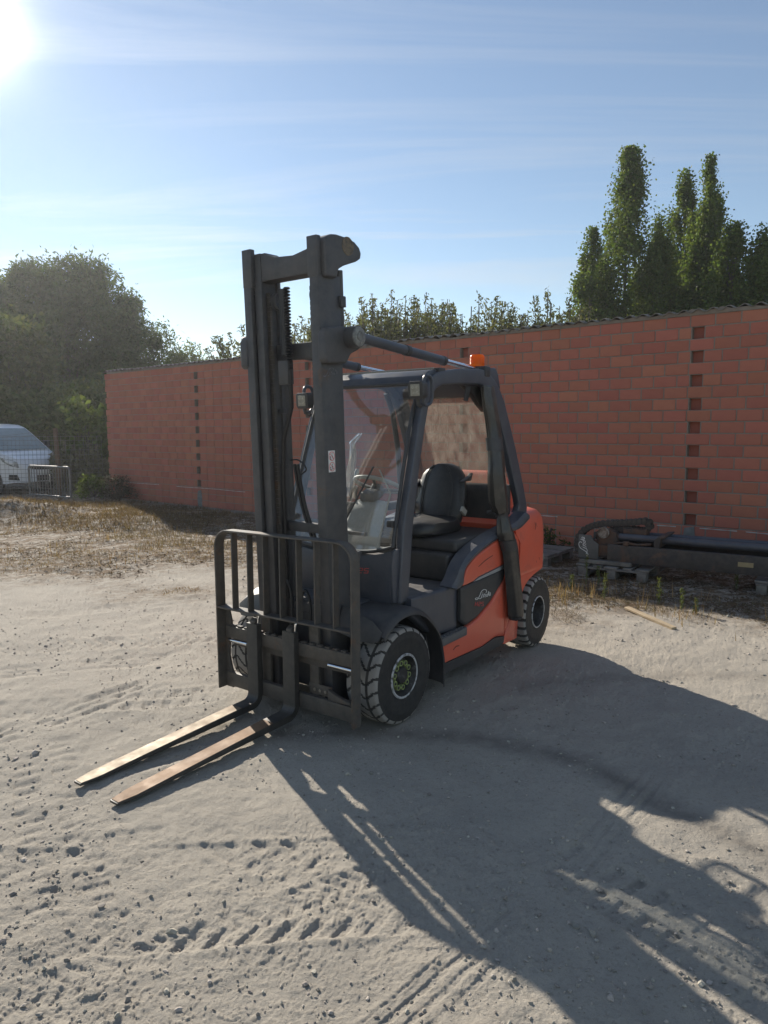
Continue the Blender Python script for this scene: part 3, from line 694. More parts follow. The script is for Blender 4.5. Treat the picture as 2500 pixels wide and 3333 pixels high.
# warning label and faint lettering on the left channel
pl = MB().box(.205, .262, .2972, .2984, 1.522, 1.645).build('warning_label', M_white, MS)
def pict(cx_, cz_, fig):
    mb = MB()
    rows = [[(cx_+math.cos(a)*r_, .2992, cz_+math.sin(a)*r_) for a in np.linspace(0, 2*math.pi, 33)] for r_ in (.0225, .0262)]
    mb.grid(rows); ribbon(mb, [(cx_+.017, cz_+.017), (cx_, cz_), (cx_-.017, cz_-.017)], .0035, lambda p: (p[0], .2994, p[1]))
    mb.build('prohibition_ring', M_redprint, pl)
    f_ = MB(); ribbon(f_, [(cx_+.012, cz_-.006), (cx_+.012, cz_-.016), (cx_+.004, cz_-.018)], .005, lambda p: (p[0], .2989, p[1])); ribbon(f_, [(cx_+.018, cz_-.002), (cx_+.008, cz_-.004)], .005, lambda p: (p[0], .2989, p[1]))
    ribbon(f_, [(cx_-.004, cz_+.006), (cx_-.006, cz_-.006), (cx_-.004, cz_-.016)] if fig else [(cx_-.002, cz_+.004), (cx_-.006, cz_-.004), (cx_-.012, cz_-.014)], .006, lambda p: (p[0], .2989, p[1]))
    ribbon(f_, [(cx_-.002, cz_+.010), (cx_-.002, cz_+.0155)], .006, lambda p: (p[0], .2989, p[1]))
    f_.build('pictogram', M_ink, pl)
pict(.2335, 1.613, 0); pict(.2335, 1.553, 1)
logo(MS, 'faded_lettering', lambda p: (.282-p[0]*.00032, .2985, 2.110-p[1]*.00020), pmat('faded_print', (.17, .17, .18), (.05, .05, .06), 60, .6))
MB().lathe([(.052, 0), (.050, .003), (.044, .003), (.042, .001), (.0, .001)], (.066, .3255, 2.787), (0, 1, 0), 28).build('worn_badge', pmat('worn_badge', (.17, .13, .08), (.07, .06, .05), 40, .6), MS)

# ---- tilt cylinders over the roof
for s_ in (1, -1):
    TC = sub('tilt_cylinder')
    a = Vector((.16, s_*.375, 2.283)); b = Vector((-.80, s_*.375, 2.213)); e = Vector((-1.34, s_*.375, 2.178))
    MB().tube([a, a+(b-a)*.02, b], .030, 18).build('barrel', M_navy, TC)
    MB().tube([a+(b-a)*.52, a+(b-a)*.56], .034, 18).build('barrel_ring', M_black, TC)
    MB().tube([a+(b-a)*.97, b+(e-b)*.005], .0325, 18).build('gland', M_black, TC)
    MB().tube([b, e], .018, 14).build('rod', M_chrome, TC)
    MB().tube([e+Vector((0, -.03, 0)), e+Vector((0, .03, 0))], .03, 14).build('rod_eye', M_black, TC)
    if s_ < 0:
        MB().tube(smooth_path([(-.42, -.34, 2.27), (-.55, -.335, 2.27), (-.62, -.335, 2.262)], 4), .017, 10).build('hose_fitting', M_black, TC)

# ---- carriage, load backrest
CR = sub('carriage', FL)
XF, XB = .440, .366
ysl = [-.545, -.403, -.263, -.127, .012, .149, .288, .428, .566]
# the outer hoop: post - rounded corner - top bar - corner - post, swept flat bar
hoop = [(-.556, .095), (-.560, 1.02)]
hoop += [(-.560+.115*(1-math.cos(t)), 1.02+.115*math.sin(t)) for t in np.linspace(0, math.pi/2, 9)[1:]]
hoop += [(.569-.115*(1-math.sin(t)), 1.028+.115*math.cos(t)) for t in np.linspace(0, math.pi/2, 9)]
hoop += [(.569, .095)]
inn = [(-.544, .095), (-.548, 1.02)] + [(-.548+.103*(1-math.cos(t)), 1.02+.103*math.sin(t)) for t in np.linspace(0, math.pi/2, 9)[1:]]
inn += [(.557-.103*(1-math.sin(t)), 1.028+.103*math.cos(t)) for t in np.linspace(0, math.pi/2, 9)] + [(.557, .095)]
hb = MB(); n_ = len(hoop)
rows = [[(XF, a, b) for a, b in hoop], [(XB, a, b) for a, b in hoop], [(XB, a, b) for a, b in inn], [(XF, a, b) for a, b in inn], [(XF, a, b) for a, b in hoop]]
hb.grid(rows); hb.add([r_[0] for r_ in rows[:4]], [(0,1,2,3)]); hb.add([r_[-1] for r_ in rows[:4]], [(3,2,1,0)])
hb.build('backrest_hoop', M_carr, CR, bevel=.002, seg=1, weld=True)
MB().prism([(-.543, .626), (.556, .640), (.556, .652), (-.543, .638)], XB+.004, XF+.001, 'x').build('backrest_rail', M_carr, CR, bevel=.002, seg=1)
for y in ysl[1:-1]:
    MB().box(XB+.020, XF-.008, y-.0055, y+.0055, .634, 1.1235+.012*(y+.545)).build('backrest_slat', M_carr, CR, bevel=.0015, seg=1)
MB().box(.350, .384, -.54, .55, .425, .502).build('fork_bar', M_carr, CR, bevel=.004)
nt_ = MB()
for k in range(17): nt_.box(.352, .374, -.48+k*.062-.018, -.48+k*.062+.018, .5018, .511)
nt_.build('bar_teeth', M_carr, CR, smooth=False)
MB().box(.335, .349, -.50, .51, .37, .46).build('shifter_plate', M_carr, CR, bevel=.003)
MB().box(.350, .384, -.54, .55, .105, .195).build('fork_bar', M_carr, CR, bevel=.004)
for s_ in (-1, 1):
    MB().box(.325, .348, s_*.20-.035, s_*.20+.035, .12, .62).build('carriage_upright', M_carr, CR, bevel=.004)
    q = [(s_*.552, .09), (s_*.552, .64), (s_*.515, .60), (s_*.495, .53), (s_*.50, .46), (s_*.515, .42), (s_*.525, .30), (s_*.505, .22), (s_*.49, .19), (s_*.49, .09)]
    MB().prism(q, .352, .372, 'x').build('side_gusset', M_carr, CR, bevel=.003, seg=1)
    MB().tube([(.376, s_*.515, .408), (.376, s_*.34, .408)], .0125, 12).build('shift_rod', M_chrome, CR)
MB().box(.345, .350, .16, .34, .20, .262).build('bolt_plate', M_carr, CR, bevel=.003)
for k in range(3): MB().lathe([(0, .009), (.010, .008), (.011, 0)], (.350, .21+k*.042, .228), (1, 0, 0), 8).build('bolt', pmat('bolt_zinc', (.3, .28, .25), (.2, .18, .15), 40, .4, metal=.6), CR)
MB().prism([(.33, .195), (.33, .26), (.36, .245), (.43, .225), (.50, .215), (.505, .198)], .352, .378, 'x').build('hook_clamp', M_carr, CR, bevel=.004)
MB().tube(smooth_path([(.30, .05, .72), (.30, .09, .80), (.30, .13, .74), (.31, .14, .60), (.32, .13, .45)], 6), .009, 8).build('hydraulic_hose', M_hose, CR)
MB().tube(smooth_path([(.30, -.10, .75), (.30, -.06, .84), (.30, -.02, .76), (.31, -.01, .60), (.32, -.02, .45)], 6), .009, 8).build('hydraulic_hose', M_hose, CR)
for (ya, yb, wear) in ((-.292, -.200, M_steel), (.018, .114, M_steel2)):
    F_ = sub('fork')
    th = [R(q) for q in range(0, 91, 15)]
    r_o, r_i = .085, .042
    outer = [(.386, .568), (.386, .125)] + [(.386+r_o-r_o*math.cos(t), .125-r_o*math.sin(t)+.0) for t in th[1:]] + [(1.15, .030), (1.50, .018), (1.60, .014)]
    inner = [(.426, .568), (.426, .125)] + [(.426+r_i-r_i*math.cos(t)+.0, .125-r_i*math.sin(t)) for t in th[1:]] + [(1.15, .066), (1.50, .040), (1.60, .026)]
    zo = lambda x: .040-.026*(x-.47)/1.13; zi = lambda x: .083-.057*(x-.47)/1.13
    outer = outer[:8]+[(x, zo(x)) for x in (.60, .90, 1.20, 1.50, 1.60)]; inner = inner[:8]+[(x, zi(x)) for x in (.60, .90, 1.20, 1.50, 1.60)]
    poly = outer + inner[::-1]
    mb = MB(); n_ = len(outer)
    def yy_(x, e): return (ya if e < 0 else yb) + (-e)*max(0, (x-1.50)/.10)*.018
    rws = [[(x, yy_(x, -1), z) for x, z in outer], [(x, yy_(x, 1), z) for x, z in outer], [(x, yy_(x, 1), z) for x, z in inner], [(x, yy_(x, -1), z) for x, z in inner], [(x, yy_(x, -1), z) for x, z in outer]]
    mb.grid(rws); mb.add([r_[0] for r_ in rws[:4]], [(0,1,2,3)]); mb.add([r_[-1] for r_ in rws[:4]], [(3,2,1,0)])
    mb.build('fork_shank', pmat('fork_black', (.024, .024, .024), (.035, .033, .03), 10, .5, dust=.2, bump=.0004, bscale=80), F_, bevel=.003, seg=2, weld=True)
    xs = np.linspace(.56 if ya < 0 else .60, 1.592, 24)
    zt = lambda x: zi(x) + .0015
    MB().strip([(x, yy_(x, -1)+.004, zt(x)) for x in xs], [(x, yy_(x, 1)-.004, zt(x)) for x in xs]).build('worn_face', wear, F_, solid=-.001)
    MB().prism([(.36, .50), (.42, .50), (.42, .585), (.40, .60), (.385, .60), (.38, .53), (.36, .53)], (ya+yb)/2-.02, (ya+yb)/2+.02, 'y').build('fork_hook', M_carr, F_, bevel=.004)
    MB().tube(smooth_path([(.40, yb-.012, .565), (.40, yb-.010, .60), (.395, yb-.002, .625)], 4), [.008]*8+[.005], 8).build('fork_pin', M_chrome, F_)

# ---- chassis and bodywork
BD = sub('chassis')
MB().box(.16, -1.60, -.30, .30, .14, .62).build('frame', M_black, BD, bevel=.01)
MB().box(-.40, -1.60, -.50, .50, .16, .68).build('frame_core', M_black, BD, bevel=.01)
MB().box(.10, -.10, -.40, .40, .20, .36).build('axle', M_black, BD, bevel=.02)
MB().box(-1.84, -1.95, -.42, .42, .20, .38).build('axle', M_black, BD, bevel=.02)
MB().box(.12, -.12, -.295, .295, .62, .70).build('toe_plate', M_navy, BD, bevel=.008)

def yside(x):                         # half width of the body along its length, corner radius at the rear
    return .570
def skin(name, mat, xs, zlo, zhi, s_, y0=.57, nz=10, depth=.035, edge=.010, parent=BD, crown=0.):
    rows_o, rows_i = [], []
    ts = [0, .03, .08] + [i/nz for i in range(1, nz)] + [.92, .97, 1]; ts = sorted(set(ts))
    for t in ts:
        e = max(0, 1-min(t, 1-t)/.05)
        rows_o.append([(x, s_*(y0 - edge*e*e - crown*(2*t-1)**2 - (edge*.8 if (i in (0, len(xs)-1)) else 0)), zlo(x)+(zhi(x)-zlo(x))*t) for i, x in enumerate(xs)])
        rows_i.append([(x, s_*(y0-depth), zlo(x)+(zhi(x)-zlo(x))*t) for x in xs])
    mb = MB(); mb.grid(rows_o); mb.grid(rows_i[::-1]); mb.strip(rows_o[0], rows_i[0]); mb.strip(rows_o[-1], rows_i[-1])
    mb.strip([r_[0] for r_ in rows_o], [r_[0] for r_ in rows_i]); mb.strip([r_[-1] for r_ in rows_o], [r_[-1] for r_ in rows_i])
    return mb.build(name, mat, parent, weld=True, ang=50)
SEAM = [(.16, -1.36), (.21, -1.385), (.31, -1.446), (.515, -1.536), (.68, -1.585), (.80, -1.605), (.88, -1.608), (.99, -1.507), (1.05, -1.48)]
for s_ in (1, -1):
    # lower sill panel in red
    zl = lambda x: interp(x, [(-.45, .222), (-1.034, .204), (-1.229, .228), (-1.40, .20)])
    zh = lambda x: interp(x, [(-.45, .352), (-.809, .398), (-.953, .422), (-1.142, .496), (-1.319, .608), (-1.40, .66)])
    skin('sill_panel', M_red, list(np.linspace(-.455, -1.375, 26)), zl, zh, s_)
    # engine cover panel above, reaching to the counterweight seam
    xs = list(np.linspace(-.756, -1.375, 20))
    zl2 = lambda x: interp(x, [(-.751, .697), (-.905, .706), (-.93, .722), (-1.316, .752), (-1.375, .757)])
    zh2 = lambda x: interp(x, [(-.751, .705), (-.765, .76), (-.784, .80), (-.84, .84), (-.907, .871), (-1.05, .91), (-1.208, .945), (-1.411, .986)])
    skin('engine_cover', M_red, xs, zl2, zh2, s_, .572)
    xs = list(np.linspace(-1.378, -1.60, 12))
    def seamz(x, lohi):               # z where the seam passes this x
        if lohi: return interp(x, [(-1.36, .985), (-1.41, .985), (-1.505, .985), (-1.56, .94), (-1.604, .86)])
        return interp(x, [(-1.36, .172), (-1.385, .215), (-1.446, .315), (-1.536, .52), (-1.585, .685), (-1.606, .84)])
    skin('seam_cover', M_red, xs, lambda x: seamz(x, 0), lambda x: seamz(x, 1), s_, .571)
    # dark access panel with the name
    zl3 = lambda x: interp(x, [(-.735, .46), (-.76, .435), (-.809, .406), (-.953, .430), (-1.142, .504), (-1.319, .616), (-1.375, .66)])
    zh3 = lambda x: interp(x, [(-.735, .688), (-.905, .696), (-1.32, .715), (-1.375, .718)])
    skin('access_panel', M_black, list(np.linspace(-.737, -1.372, 22)), zl3, zh3, s_, .566, crown=.004)
    skin('grey_strip', M_grey, list(np.linspace(-.912, -1.372, 10)), lambda x: interp(x, [(-.912, .699), (-1.372, .722)]), lambda x: interp(x, [(-.912, .7), (-.935, .718), (-1.372, .752)]), s_, .569)
    # black skirt
    skin('skirt', M_black, list(np.linspace(-.46, -1.45, 14)), lambda x: interp(x, [(-.46, .14), (-1.33, .135), (-1.45, .17)]), lambda x: interp(x, [(-.46, .217), (-1.034, .199), (-1.229, .222), (-1.45, .185)]), s_, .562)
    # side of the cab floor, step recess
    skin('cab_sill', M_navy, list(np.linspace(-.19, -.735, 14)), lambda x: interp(x, [(-.19, .60), (-.32, .50), (-.44, .42), (-.735, .39)]), lambda x: interp(x, [(-.19, .712), (-.55, .708), (-.64, .712), (-.70, .76), (-.735, .80)]), s_, .535, depth=.06)
    st = MB().prism([(-.44, s_*.53), (-.80, s_*.53), (-.80, s_*.57), (-.78, s_*.585), (-.44, s_*.595)], .352, .405, 'z').build('step', M_dgrey, BD, bevel=.006)
    for a in range(9):
        for b in range(2): MB().lathe([(.008, 0), (.007, .005), (0, .005)], (-.47-a*.038, s_*(.548+b*.026), .405), (0, 0, 1), 6).build('step_stud', M_dgrey, st)
    # black trim arching from the sill over the red cover to the rear pillar
    pth = [(-.60, .715), (-.665, .765), (-.72, .835), (-.80, .895), (-.93, .945), (-1.15, .995), (-1.30, 1.02), (-1.42, 1.035), (-1.56, 1.06), (-1.70, 1.115)]
    ins = [(-.66, .690), (-.742, .715), (-.752, .775), (-.785, .825), (-.905, .880), (-1.10, .935), (-1.25, .965), (-1.42, .988), (-1.60, 1.0), (-1.76, 1.06)]
    pa, pb = smooth_path(pth, 5), smooth_path(ins, 5)
    mb = MB(); g_ = [[(a, s_*.575, b) for a, b in pb], [(a*.5+c_*.5, s_*.585, b*.5+d_*.5) for (a, b), (c_, d_) in zip(pa, pb)], [(a, s_*.565, b) for a, b in pa], [(a, s_*.47, b) for a, b in pa], [(a, s_*.47, b) for a, b in pb], [(a, s_*.575, b) for a, b in pb]]
    mb.grid(g_); mb.add([r_[0] for r_ in g_[:5]], [(0,1,2,3,4)]); mb.add([r_[-1] for r_ in g_[:5]], [(4,3,2,1,0)])
    mb.build('cab_trim', M_navy, BD, weld=True, ang=50)
    # front fender with mud flap
    fp = smooth_path([(.20, .575), (.13, .635), (.04, .672), (-.09, .676), (-.20, .640), (-.285, .578), (-.36, .50), (-.405, .42), (-.438, .30), (-.446, .20), (-.446, .115)], 4)
    rows = [[(x, s_*y, z - dz) for x, z in fp] for y, dz in ((.30, 0), (.40, -.004), (.52, -.004), (.585, 0), (.603, .012), (.606, .03))]
    MB().grid(rows).build('fender', M_black, BD, solid=-.012, ang=50)
    MB().grid([[(.20, s_*.30, .72), (.20, s_*.52, .66), (.205, s_*.60, .60)], [(.235, s_*.31, .66), (.245, s_*.50, .595), (.22, s_*.585, .555)], [(.27, s_*.33, .575), (.262, s_*.46, .545), (.235, s_*.55, .535)]]).build('mud_flap', M_black, BD, solid=.01, ang=60)

# counterweight: stacked plan outlines, rounded rear corners
def cw_ring(z, ins_, xfront, n=10):
    r = .30; xc = -1.969; yc = .27; h = []
    ydg = .57-ins_
    h.append((xfront, ydg))
    for k in range(n+1):
        t = math.pi/2*k/n; h.append((xc-(r-ins_)*math.sin(t), yc+(r-ins_)*math.cos(t)))
    h.append((-2.285+ins_, .10)); 
    return [(a, b, z) for a, b in h] + [(a, -b, z) for a, b in h[::-1]]
zs = [(.60, .03), (.605, .012), (.615, .003), (.65, 0), (.80, 0), (.88, 0), (.95, .004), (1.02, .012), (1.06, .03), (1.09, .06), (1.105, .11), (1.11, .16)]
def xfr(z): return interp(z, [(.6, -1.566), (.68, -1.589), (.80, -1.609), (.88, -1.612), (.99, -1.512), (1.05, -1.55), (1.12, -1.72)])
rings = [cw_ring(z, i_, xfr(z)) for z, i_ in zs]
mb = MB(); mb.grid(rings, True); mb.add(rings[0], [tuple(range(len(rings[0])))[::-1]]); mb.add(rings[-1], [tuple(range(len(rings[0])))])
CW = mb.build('counterweight', M_red, BD, weld=True, ang=40)
for s_ in (1, -1):   # legs of the counterweight in front of the rear wheels, curved to the wheel arch
    xa = lambda z: interp(z, [(.14, -1.368), (.21, -1.388), (.31, -1.449), (.515, -1.539), (.62, -1.571)])
    xb = lambda z: interp(z, [(.14, -1.585), (.26, -1.600), (.40, -1.62), (.47, -1.652), (.53, -1.71), (.575, -1.80), (.598, -1.90), (.61, -2.0), (.62, -2.02)])
    zz = np.linspace(.14, .618, 18)
    ro = [[(xa(z)+(xb(z)-xa(z))*t, s_*(.57-(.008 if t in (0, 1) else 0)), z) for t in (0, .06, .3, .6, .94, 1)] for z in zz]
    ri = [[(xa(z)+(xb(z)-xa(z))*t, s_*.36, z) for t in (0, .06, .3, .6, .94, 1)] for z in zz]
    mb = MB(); mb.grid(ro); mb.grid(ri); mb.strip(ro[0], ri[0]); mb.strip(ro[-1], ri[-1]); mb.strip([r_[0] for r_ in ro], [r_[0] for r_ in ri]); mb.strip([r_[-1] for r_ in ro], [r_[-1] for r_ in ri])
    mb.build('counterweight_leg', M_red, BD, weld=True, ang=50)
    MB().prism([(-2.07, .66), (-2.10, .66), (-2.10, .735), (-2.07, .735)], s_*.50, s_*.545, 'y').build('tail_lamp', M_lens, BD, bevel=.004)
# engine hood behind the seat
rings = []
for z, i_ in ((1.09, 0), (1.25, .01), (1.34, .03), (1.395, .075), (1.41, .12)):
    rings.append([(x, y, z) for x, y in ((-1.66-i_*.6, .36-i_), (-1.95+i_*.5, .34-i_), (-2.05+i_, .2-i_*.5), (-2.05+i_, -.2+i_*.5), (-1.95+i_*.5, -.34+i_), (-1.66-i_*.6, -.36+i_))])
mb = MB(); mb.grid(rings, True); mb.add(rings[-1], [tuple(range(6))]); mb.add(rings[0], [tuple(range(6))[::-1]])
mb.build('engine_hood', M_red, BD, bevel=.03, seg=3)
MB().prism([(-1.57, .95), (-1.57, 1.28), (-1.60, 1.325), (-1.68, 1.325), (-1.68, .95)], -.45, .45, 'y').build('hood_panel', M_black, BD, bevel=.02)
for k, pth in enumerate(([(-1.86, 1.015), (-1.875, .985), (-1.87, .955)], [(-1.88, 1.01), (-1.90, .975)], [(-.95, .80), (-1.05, .83), (-1.16, .85)], [(-.62, .285), (-.66, .30), (-.70, .295)], [(-1.62, .62), (-1.60, .66), (-1.585, .72)], [(-1.90, .70), (-1.905, .685)], [(-1.95, .72), (-1.96, .70)])):
    mb = MB(); ribbon(mb, smooth_path(pth, 4) if len(pth) > 2 else pth, [.003+.004*math.sin(q) for q in np.linspace(.2, 2.9, len(smooth_path(pth, 4)) if len(pth) > 2 else 2)], lambda p: (p[0], .5722 if p[0] < -1.4 or p[1] < .5 else .5735, p[1])); mb.build('scuff', pmat('scuff', (.10, .04, .03), (.16, .07, .05), 50, .8), BD, solid=.0006)
# name on the dark panel
NP = lambda p: (-.912-(p[0])*5.92e-4, .5705, .573-1.142e-4*p[0]+2.965e-4*(250-p[1]))
logo(BD, 'name_lettering', NP, M_white)
digits(BD, 'model_lettering', 'H25', lambda p: (-.912-(p[0]*.82)*5.92e-4, .5702, .526-1.142e-4*p[0]*.82+2.965e-4*(100-p[1])), M_redprint, 13)

# ---- cab
CB = sub('cab')
po = [(-.11, .69), (-.155, 1.165), (-.28, 1.56), (-.375, 1.853), (-.44, 2.0), (-.49, 2.066), (-.56, 2.108), (-.64, 2.134), (-.865, 2.162), (-1.15, 2.180), (-1.23, 2.176), (-1.30, 2.155), (-1.38, 2.11), (-1.45, 2.05), (-1.52, 1.965), (-1.60, 1.80), (-1.69, 1.607), (-1.82, 1.28), (-1.875, 1.13), (-1.86, 1.07), (-1.79, 1.02)]
pi_ = [(-.205, .69), (-.258, 1.165), (-.355, 1.54), (-.43, 1.775), (-.49, 1.934), (-.535, 1.985), (-.585, 2.02), (-.66, 2.045), (-.88, 2.062), (-1.13, 2.070), (-1.19, 2.065), (-1.25, 2.045), (-1.31, 2.005), (-1.36, 1.95), (-1.41, 1.88), (-1.48, 1.74), (-1.565, 1.55), (-1.69, 1.26), (-1.73, 1.165), (-1.71, 1.12), (-1.66, 1.09)]
def lean_y(z): return interp(z, [(.6, .497), (1.2, .497), (2.2, .452)])
for s_ in (1, -1):
    n_ = len(po); mb = MB(); g_ = []
    for (A, o_) in ((po, 0), (po, .055), (pi_, .055), (pi_, 0)):
        g_.append([(x, s_*(lean_y(z)-o_), z) for x, z in A])
    g_.append(g_[0]); mb.grid(g_); mb.add([r_[0] for r_ in g_[:4]], [(0,1,2,3)]); mb.add([r_[-1] for r_ in g_[:4]], [(3,2,1,0)])
    mb.build('guard_frame', M_navy, CB, bevel=.012, seg=3, weld=True)
    # slim rear door frame behind the rolled curtain
    MB().tube([(-1.24, s_*.44, 2.04), (-1.33, s_*.445, 1.9), (-1.42, s_*.455, 1.6), (-1.49, s_*.47, 1.15), (-1.48, s_*.48, 1.05)], .022, 10).build('door_bar', M_black, CB)
    MB().box(-.62, -.70, s_*.40, s_*.452, 2.115, 2.155).build('roof_clamp', M_black, CB, bevel=.01)
    MB().box(-1.22, -1.30, s_*.40, s_*.462, 2.13, 2.205).build('roof_clamp', M_black, CB, bevel=.01)
    MB().prism([(-1.28, 2.15), (-1.36, 2.20), (-1.42, 2.205), (-1.46, 2.16), (-1.50, 2.05), (-1.42, 2.07)], s_*.34, s_*.44, 'y').build('cylinder_mount', M_navy, CB, bevel=.014, seg=3)
# header beam, roof ribs and roof glass
MB().prism([(-.45, 2.035), (-.475, 2.095), (-.53, 2.128), (-.62, 2.145), (-.62, 2.09), (-.53, 2.035)], -.43, .43, 'y').build('roof_header', M_navy, CB, bevel=.008)
MB().prism([(-1.28, 2.10), (-1.28, 2.168), (-1.36, 2.13), (-1.46, 2.03), (-1.42, 1.99), (-1.34, 2.06)], -.43, .43, 'y').build('roof_header', M_navy, CB, bevel=.008)
for x in (-.80, -.97, -1.13): MB().box(x-.02, x+.02, -.42, .42, 2.085, 2.125).build('roof_bar', M_navy, CB, bevel=.005)
MB().box(-.60, -1.30, -.41, .41, 2.14, 2.147).build('roof_glass', M_glass, CB)
MB().tube([(-.50, -.42, 2.131), (-.62, -.41, 2.152), (-.62, .41, 2.152)], .006, 6).build('roof_seal', M_cream, CB)
# windscreen: leaning pane with a curved lower edge and rubber seal
def wx(z): return interp(z, [(.95, -.085), (1.165, -.145), (1.56, -.262), (1.853, -.36), (2.05, -.455)])
def zb(y): return .985+.05*(abs(y)/.43)**3
rows = []
for t in np.linspace(0, 1, 14):
    rows.append([(wx(zb(y)+(2.045-zb(y))*t), y*(1-.085*t), zb(y)+(2.045-zb(y))*t) for y in np.linspace(-.445, .445, 22)])
MB().grid(rows).build('windscreen', M_glass, CB, solid=.005)
ring_ = [rows[0][i] for i in range(22)] + [r_[-1] for r_ in rows[1:]] + [rows[-1][i] for i in range(20, -1, -1)] + [r_[0] for r_ in rows[-2:0:-1]]
MB().tube(ring_, .013, 8, closed=True).build('windscreen_seal', M_black, CB)
MB().obox((-.075, .20, .965), ((1,0,0),(0,1,0),(0,0,1)), (.012, .022, .03)).build('screen_clip', M_dgrey, CB, bevel=.005)
# wiper
MB().tube([(-.10, .33, 1.02), (-.205, .36, 1.36), (-.25, .24, 1.50)], [.006, .006, .005], 6).build('wiper_arm', M_cream, CB)
MB().tube([(-.13, .02, 1.12), (-.24, .20, 1.52)], .006, 6).build('wiper_blade', M_black, CB)
# front cowl below the screen
cw = [[(-.075, y, .965+.045*(abs(y)/.43)**3) for y in np.linspace(-.46, .46, 17)], [(-.062, y, .93) for y in np.linspace(-.46, .46, 17)], [(-.055, y, .82) for y in np.linspace(-.46, .46, 17)], [(-.075, y, .69) for y in np.linspace(-.455, .455, 17)]]
MB().grid(cw).build('cowl', M_navy, CB, solid=.02)
for s_ in (1, -1):
    MB().prism([(-.075, .70), (-.06, .93), (-.08, 1.02), (-.16, 1.03), (-.13, .69)], s_*.455, s_*.475, 'y').build('cowl_side', M_navy, CB, bevel=.004)
    MB().box(-.105, -.135, s_*.40, s_*.44, 1.16, 1.20).build('pillar_clamp', M_black, CB, bevel=.006)
digits(CB, 'model_lettering', 'H25', lambda p: (-.0545, .165+p[0]*.00052, .858+(100-p[1])*.00032+p[0]*.00004), M_redprint, 12)
# floor, pedals, dash, steering column
MB().box(-.12, -.80, -.47, .47, .672, .702).build('floor_plate', M_dgrey, CB, bevel=.006)
MB().box(-.12, -.20, -.45, .45, .70, .98).build('bulkhead', M_dgrey, CB, bevel=.02)
cp = [(-.27, .74), (-.27, .90), (-.30, 1.06), (-.345, 1.08), (-.41, 1.20), (-.47, 1.262), (-.53, 1.275), (-.575, 1.25), (-.575, 1.20), (-.53, 1.13), (-.49, 1.0), (-.46, .85), (-.46, .74)]
MB().prism(cp, -.15, .075, 'y').build('column_cover', M_cream, CB, bevel=.03, seg=3)
MB().prism([(-.30, 1.075), (-.33, 1.075), (-.33, 1.05), (-.30, 1.05)], -.152, .077, 'y').build('cover_seam', M_dgrey, CB)
MB().prism([(-.47, 1.26), (-.54, 1.27), (-.62, 1.325), (-.62, 1.345), (-.54, 1.345), (-.47, 1.32)], -.10, .02, 'y').build('column_head', M_dgrey, CB, bevel=.015)
SW = sub('steering_wheel', CB, (-.60, -.04, 1.372), (0, R(-22), 0))
MB().tube([(math.cos(a)*.165, math.sin(a)*.165, 0) for a in np.linspace(0, 2*math.pi, 40, endpoint=False)], .014, 10, closed=True).build('wheel_rim', M_cream, SW)
for k in range(3):
    a = 2*math.pi*k/3+.4; MB().tube([(math.cos(a)*.02, math.sin(a)*.02, -.03), (math.cos(a)*.16, math.sin(a)*.16, 0)], .011, 8).build('wheel_spoke', M_dgrey, SW)
MB().lathe([(.0, .0), (.04, -.006), (.045, -.04), (.03, -.09)], (0, 0, 0), (0, 0, 1), 20).build('wheel_hub', M_dgrey, SW)
MB().tube([(.1, -.13, .015), (.1, -.13, .05), (.1, -.13, .075)], [.012, .018, .010], 10).build('wheel_knob', M_cream, SW)
MB().prism([(-.50, .98), (-.50, 1.20), (-.54, 1.24), (-.74, 1.22), (-.76, .98)], -.36, -.25, 'y').build('side_console', M_dgrey, CB, bevel=.02)
for k in range(3):
    x = -.56-k*.06; MB().tube([(x, -.30, 1.24), (x+.005, -.30, 1.285), (x+.008, -.30, 1.32)], [.008, .010, .018], 8).build('hydraulic_lever', M_black, CB)
    MB().lathe([(0, .02), (.016, .014), (.02, 0), (.014, -.016), (0, -.02)], (x+.008, -.30, 1.33), (0, 0, 1), 12).build('lever_knob', M_black, CB)
for y in (.16, -.20): MB().box(-.22, -.36, y-.05, y+.05, .76, .775).build('pedal', M_black, CB, bevel=.005)
# far side and rear clear vinyl panels
rz_ = [(-1.36, 2.00), (-1.44, 1.90), (-1.55, 1.60), (-1.66, 1.30), (-1.69, 1.16)]
MB().grid([[(x, y, z) for y in np.linspace(-.43, .43, 8)] for x, z in rz_]).build('vinyl_panel', M_pvc, CB, solid=.003)
MB().prism([(-1.02, 2.06), (-1.33, 2.06), (-1.34, 1.88), (-1.25, 1.93), (-1.15, 2.0)], .36, .40, 'y').build('curtain_flap', M_tarp, CB, bevel=.006)
MB().prism([(-1.03, 2.05), (-1.09, 2.05), (-1.05, 1.95), (-1.0, 1.955)], .41, .418, 'y').build('curtain_strap', M_black, CB)

